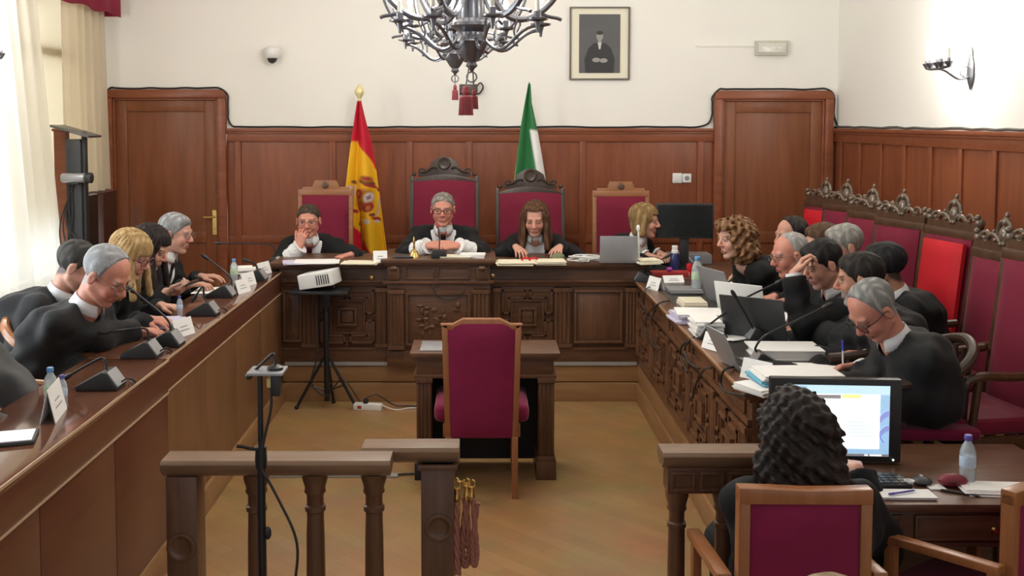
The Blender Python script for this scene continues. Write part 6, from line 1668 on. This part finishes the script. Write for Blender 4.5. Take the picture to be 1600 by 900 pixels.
        if hair == 'curly':
            b = .006*np.sin(L @ V(135, 50, 90)) + .006*np.sin(L @ V(-80, 130, 100) + 2) + .005*np.sin(L @ V(90, -100, 140) + 4) + .004*np.sin(L @ V(40, 30, -50))
            d = smin(smin(ell(L, V(0, -.022, .012), V(.112, .112, .112)), ell(L, V(0, -.035, -.075), V(.125, .095, .095)), .04), ell(L, V(0, .045, .085), V(.075, .055, .04)), .03) + b
            face_ = np.maximum(np.maximum(.024 - y, np.abs(x) - .062), z - .058)
            return smax(d, -face_, .012) * hs
        if hair == 'mane':
            b = .004*np.sin(L @ V(130, 60, 90)) + .004*np.sin(L @ V(-90, 140, 100) + 2) + .004*np.sin(L @ V(110, -110, 150) + 4) + .006*np.sin(L @ V(30, -20, 45))
            d = smin(ell(L, V(0, -.02, .02), V(.100, .112, .105)), ell(L, V(0, -.06, -.12), V(.135, .075, .17)), .05) + b
            face_ = np.maximum(np.maximum(.022 - y, np.abs(x) - .064), z - .066)
            return smax(d, -face_, .012) * hs
        # long straight or wavy hair, bob
        ln = {'long': -.15, 'bob': -.085}[hair]
        th = np.arctan2(x, y + .02); nz = .0014*np.sin(th*27 + z*12) + .0010*np.sin(th*51 - z*20)
        d = shell(.017)
        for s in (-1, 1):
            d = smin(d, cap(L, V(s*.068, .004, .03), V(s*.092, .012, ln), .028, .030), .02)
            d = smin(d, cap(L, V(s*.05, -.05, .02), V(s*.055, -.04, ln), .045, .034), .02)
        d = smin(d, ell(L, V(0, -.055, ln*.4), V(.078, .055, abs(ln)*.62)), .02) + nz*1.3
        if hair == 'long':
            for s in (-1, 1):
                A = Hc + R.T @ (V(s*.076, .026, .02)*hs); B = A + V(0, 0, -.235) + fd*.02 + ex*s*.012
                d = smin(d, cap(p, A, B, .022, .020)/hs + nz, .02)
                A = Hc + R.T @ (V(s*.074, -.02, .0)*hs); B = A + V(0, 0, -.225) - fd*.01 + ex*s*.02
                d = smin(d, cap(p, A, B, .032, .028)/hs + nz, .025)
        w_ = .056 - .10*np.clip(z - .02, 0, .03)
        face_ = np.maximum(np.maximum(.026 - y, np.abs(x) - w_), z - hl)
        d = smax(d, -face_, .008)
        return d * hs
    if hair:
        ext = {'mane': .34, 'long': .33}.get(hair, .20)*hs
        v, q = surface(hairf, Hc - ext, Hc + ext, .0068)
        L = (v - Hc) @ R.T
        c2 = np.array(hcol2 if hcol2 is not None else np.array(hcol)*1.5)
        k = np.clip(.5 + .5*np.sin(L[:, 0]*150 + 3*np.sin(L[:, 1]*60) + L[:, 2]*20), 0, 1) * np.clip(.5 + .5*np.sin(L[:, 1]*120 + L[:, 0]*60), 0, 1)
        col = np.array(hcol)[None]*(1 - k[:, None]) + c2[None]*k[:, None]
        mesh_np('hair', v, q, M['hairc' if hair in ('curly', 'mane') else 'hair'], t, org, col)
    if glasses:
        m = MB(); m2 = MB()
        def hp(x, y, z): return Vector(Hc + R.T @ (V(x, y, z)*HXV*hs) - org)
        th = .0026 if glasses is not M['wire'] else .0016
        for s in (-1, 1):
            rim = []
            for k in range(17):
                a = 2*math.pi*k/16; cx = math.copysign(abs(math.cos(a))**.6, math.cos(a)); sz = math.copysign(abs(math.sin(a))**.6, math.sin(a))
                rim.append(hp(s*.033 + .025*cx, .100 - .10*max(0, abs(s*.033 + .025*cx) - .03), .002 + .018*sz))
            m.tube(rim, th, 6)
            m.tube([hp(s*.058, .096, .010), hp(s*.080, .05, .012), hp(s*.0825, .0, .012), hp(s*.081, -.015, -.004)], th*.9, 6)
        m.tube([hp(-.009, .103, .006), hp(0, .108, .009), hp(.009, .103, .006)], th, 6)
        m.build('glasses', glasses, t)
    return t

def hd(px, py, zc): return AD(px, py, zc)
SK = dict(fair=(.56, .29, .21), red=(.56, .24, .17), tan=(.42, .205, .13), pale=(.60, .34, .25))
DOWN = (0, 0, -1)
def onl(px, py, z=.045): p = ON(px, py, LZ); return (p.x, p.y, LZ + z)
def onr(px, py, z=.045): p = ON(px, py, DZ_); return (p.x, p.y, DZ_ + z)
# ---- left bench
a = ON(222, 528, LZ)
person('bald man with grey side hair and glasses in a gown, nearest on the left bench', hd(166, 430, 4.75), -14, 34, face=-6, lean=.34, skin=SK['red'], hair='receding', hcol=(.27, .27, .28), hcol2=(.42, .42, .43), glasses=M['wire'], robe='robegrey', hs=1.14, seed=1, wide=1.12,
       hands={1: ((-1.72, a.y - .02, LZ + .04), (1, .25, -.05), DOWN, .4), -1: ((-1.74, a.y + .26, LZ + .04), (1, -.3, -.05), DOWN, .4)})
person('man with dark cropped hair leaning behind the bald man on the left', hd(122, 416, 5.16), 8, 28, face=0, lean=.42, hair='crop', hcol=(.035, .032, .03), hcol2=(.09, .085, .08), robe='robegrey', seed=2, skin=SK['fair'], wide=.9)
b = ON(268, 484, LZ)
person('blonde woman with maroon glasses in a black gown at the left bench', hd(205, 398, 5.62), -10, 24, face=-4, lean=.30, female=True, hair='long', hl=.030, hcol=(.34, .21, .085), hcol2=(.58, .42, .22), glasses=M['maroonframe'], shirt=False, seed=3, skin=SK['pale'],
       hands={1: ((-1.76, 5.35, LZ + .04), (1, .3, -.05), DOWN, .35), -1: ((-1.80, 5.72, LZ + .045), (1, -.2, -.05), DOWN, .5)})
ph = AD(291, 452, 6.05)
person('dark haired woman looking down at a telephone at the left bench', hd(236, 387, 6.12), -6, 26, face=0, lean=.30, female=True, hair='long', hl=.052, hcol=(.018, .013, .012), hcol2=(.045, .03, .026), shirt=False, seed=4, skin=SK['pale'],
       hands={1: (tuple(ph + Vector((-.11, -.03, -.01))), (1, .15, .1), (.1, .5, 1), .75), -1: (tuple(ph + Vector((-.12, .07, -.03))), (1, -.3, .1), (.2, -.5, 1), .6)})
t = thing('mobile_phone', 'dark phone held by the dark haired woman on the left', 'phone', ph + Vector((0.0, .0, .028)), .3)
MB().obox(rot('Y', -18), .15, .075, .010).build('case', M['black'], t, bevel=.003); MB().obox(rot('Y', -18) @ mv(0, 0, .0055), .14, .066, .001).build('screen', M['screenoff'], t)
hA, hB = AD(318, 446, 6.55), AD(330, 444, 6.6)
person('grey haired man in a dark gown at the far end of the left bench', hd(275, 364, 6.66), -8, 12, face=0, lean=.26, hair='short', hl=.074, hcol=(.20, .20, .20), hcol2=(.42, .42, .42), glasses=M['wire'], seed=5, skin=SK['fair'], tie=M['tieb'], vneck=True,
       hands={1: ((-1.84, 6.42, LZ + .05), (1, .12, .05), DOWN, .5), -1: ((-1.84, 6.70, LZ + .06), (1, -.1, .08), DOWN, .35)})
# ---- judges
zb = jz(409)
w_ = AD(469, 385, 7.74)
person('man in a gown with lace cuff and hand at his mouth at the judges bench', hd(482, 345, 7.92), -88, 6, face=-84, lean=.30, hair='crop', hl=.078, hcol=(.045, .03, .02), hcol2=(.10, .07, .05), glasses=M['wire'], vneck=True, tie=M['tiem'], cuff='lace', cuffs=(1,), seed=6, skin=SK['red'],
       hands={1: (tuple(w_), (.16, .0, 1), (.35, 1, 0), .85, (-.6, -.6, -1)), -1: (tuple(AD(548, 398, 7.72)), (-.8, -.5, -.1), DOWN, .4, (.8, .3, -.5))})
wl_, wr_ = AD(668, 384, 7.58), AD(716, 384, 7.58)
person('grey haired man with dark glasses and folded hands in the centre of the judges bench', hd(692, 327, 7.85), -90, 6, face=-90, lean=.34, hair='crop', hl=.086, hcol=(.16, .14, .12), hcol2=(.36, .33, .30), glasses=M['lens'], vneck=True, tie=M['tieb'], cuff='lace', seed=7, skin=SK['red'], wide=1.12,
       hands={1: (tuple(wl_), (1, -.35, .12), (.2, .6, -.9), .45, (-.8, .3, -.5)), -1: (tuple(wr_), (-1, -.35, .10), (-.2, .6, -.9), .45, (.8, .3, -.5))})
person('woman with long brown hair looking down at papers at the judges bench', hd(836, 342, 7.9), -98, 17, face=-90, lean=.30, female=True, hair='long', hl=.084, hcol=(.075, .034, .018), hcol2=(.16, .08, .042), vneck=True, seed=8, skin=SK['fair'],
       hands={1: ((.27, 7.66, zb + .075), (.3, -1, -.2), DOWN, .35, (-.7, .4, -.5)), -1: ((.60, 7.66, zb + .075), (-.3, -1, -.2), DOWN, .35, (.7, .4, -.5))})
person('blonde short haired woman turned to the black monitor at the judges bench', hd(1008, 345, 8.05), -22, 6, face=-40, lean=.22, female=True, hair='bob', hl=.056, hcol=(.20, .12, .05), hcol2=(.40, .27, .12), vneck=True, seed=9, skin=SK['fair'])
# ---- right bench, front row
person('curly haired woman in a black gown at the far end of the right bench', hd(1148, 372, 6.5), 194, 8, face=188, lean=.40, female=True, hair='curly', hcol=(.13, .055, .02), hcol2=(.36, .20, .09), shirt=False, seed=10, skin=SK['pale'],
       hands={1: (onr(1172, 446, .07), (-1, .1, .1), (0, -.3, -1), .4), -1: (onr(1192, 456, .05), (-1, .2, 0), DOWN, .4)})
person('bald elderly man facing left between the curly haired woman and the man hiding his eyes', hd(1234, 398, 5.95), 188, 14, face=180, lean=.24, hair='thin', hcol=(.30, .29, .28), hcol2=(.5, .48, .46), seed=11, skin=SK['red'], glasses=M['wire'])
hx = AD(1240, 428, 5.36)
person('dark haired man shading his eyes with a raised hand at the right bench', hd(1284, 412, 5.48), 192, 22, face=182, lean=.22, hair='short', hl=.060, hcol=(.012, .011, .011), hcol2=(.035, .032, .03), cuff='shirt', seed=12, skin=SK['fair'],
       hands={-1: (tuple(hx), (.55, .10, 1), (1, -.1, -.3), .8, (-1, -.2, -1)), 1: (onr(1222, 512, .05), (-1, .1, 0), DOWN, .5)})
person('dark haired man with a grey beard turned away towards the far end', hd(1343, 436, 4.90), 160, 10, face=176, lean=.22, hair='short', hl=.066, hcol=(.014, .012, .011), hcol2=(.05, .04, .035), beard=(.34, .32, .30), cuff='shirt', seed=13, skin=SK['tan'],
       hands={-1: (onr(1264, 530, .05), (-1, .05, -.05), DOWN, .5), 1: (onr(1262, 520, .045), (-1, -.1, -.05), DOWN, .4)})
w_ = onr(1342, 586, .045)
person('grey haired man with glasses writing, nearest on the right bench', hd(1364, 484, 4.40), 196, 44, face=186, lean=.24, hair='receding', hcol=(.20, .20, .19), hcol2=(.40, .40, .38), glasses=M['lens'], cuff='shirt', robe='robegrey', seed=14, skin=SK['red'], hs=1.08, wide=.98,
       hands={-1: (w_, (-1, .12, -.12), (0, -.35, -1), .55), 1: ((w_[0] + .12, w_[1] + .22, w_[2]), (-1, .1, 0), DOWN, .3)})
pw_ = Vector(w_) + Vector((-.075, -.005, .02))
t = thing('pen', 'blue topped white pen in the hand of the writing man', 'pen', pw_)
MB().tube([(0, 0, -.035), (-.002, .0, .06)], .0042, 8).build('barrel', M['white'], t); MB().tube([(-.002, 0, .05), (-.004, 0, .095)], .0055, 8).build('cap', plain('bright blue cap', (.05, .06, .55), .4), t)
# ---- right, second row
person('man with dark hair and high forehead behind the bald elderly man', hd(1236, 368, 6.8), 192, 8, face=182, lean=.2, hair='receding', hcol=(.02, .017, .015), hcol2=(.05, .04, .04), seed=15, wide=.9, skin=SK['fair'])
person('brown haired person half hidden between two heads on the right', hd(1284, 381, 6.3), 185, 12, face=182, lean=.2, hair='short', hcol=(.075, .04, .022), hcol2=(.12, .07, .04), seed=16, wide=.9, skin=SK['fair'])
person('grey haired man behind the man hiding his eyes', hd(1318, 385, 5.95), 185, 14, face=182, lean=.2, hair='short', hl=.07, hcol=(.24, .23, .21), hcol2=(.42, .40, .37), seed=17, wide=.9, skin=SK['fair'])
person('dark haired man in the second row with one ear showing beside the red chair', hd(1380, 416, 5.45), 150, 8, face=178, lean=.2, hair='short', hcol=(.012, .012, .012), hcol2=(.03, .03, .03), seed=18, wide=.9, skin=SK['tan'])
# ---- clerk and the public
person('clerk with long dark curly hair seen from behind at the bright monitor', hd(1240, 666, 3.42), 93, 8, face=93, floor=0, lean=.06, female=True, hair='mane', hcol=(.012, .009, .008), hcol2=(.035, .024, .02), shirt=False, seed=19, skin=SK['fair'], seatz=.40, wide=1.25,
       hands={-1: ((1.10, 3.66, DZ + .05), (.2, 1, 0), DOWN, .4), 1: ((1.35, 3.60, DZ + .05), (.1, 1, 0), DOWN, .4)})
p = hd(1300, 1018, 1.80)
person('fair haired person in the public seats, only the crown showing at the bottom edge', p, 90, 5, face=90, floor=0, lean=.1, hair='short', hcol=(.30, .20, .12), hcol2=(.5, .36, .24), seed=20)
# grey gown over the chair at the left picture edge
gx = AD(14, 560, 4.0)
def gownf(p):
    c = V(-2.05, 3.92, PZ)
    d = smin(cap(p, c + V(.02, -.22, .80), c + V(.02, .22, .80), .07, .07), cap(p, c + V(.06, -.2, .40), c + V(.08, .2, .42), .10, .10), .10)
    d = smin(d, cap(p, c + V(.04, -.10, .82), c + V(.05, -.05, 1.02), .10, .07), .08); d = smin(d, cap(p, c + V(.06, -.18, .76), c + V(.40, -.20, .55), .07, .05), .06)
    d = smin(d, cap(p, c + V(.06, .2, .76), c + V(.36, .15, .50), .08, .06), .06); d = smin(d, cap(p, c + V(.36, -.05, .50), c + V(.42, 0, .08), .11, .12), .06)
    return np.maximum(d + .009*np.sin(p[:, 1]*52 + 5*np.sin(p[:, 2]*5)) + .006*np.sin(p[:, 0]*60 + p[:, 2]*15), PZ + .003 - p[:, 2])
v, q = surface(gownf, V(-2.62, 3.5, PZ - .05), V(-1.7, 4.4, 1.6), .011)
t = thing('draped_gown', 'charcoal gown draped over the chair at the left picture edge', 'gown', (-2.30, 3.96, PZ))
mesh_np('cloth', v, q, plain('grey gown cloth', (.085, .085, .088), .8), t, V(-2.30, 3.96, PZ))
bent = [o for o in C.objects if o.name.startswith('bentwood_armchair') and o.parent is None][0]
p = AD(1462, 640, 4.25)
dark = dup(bent, (1.90, 4.48, PZ), math.pi, 'dark wooden armchair whose curved arm shows beside the writing man')
for ch in dark.children:
    if not ch.name.startswith('seat'):
        ch.data = ch.data.copy(); ch.data.materials[0] = M['blackwood']
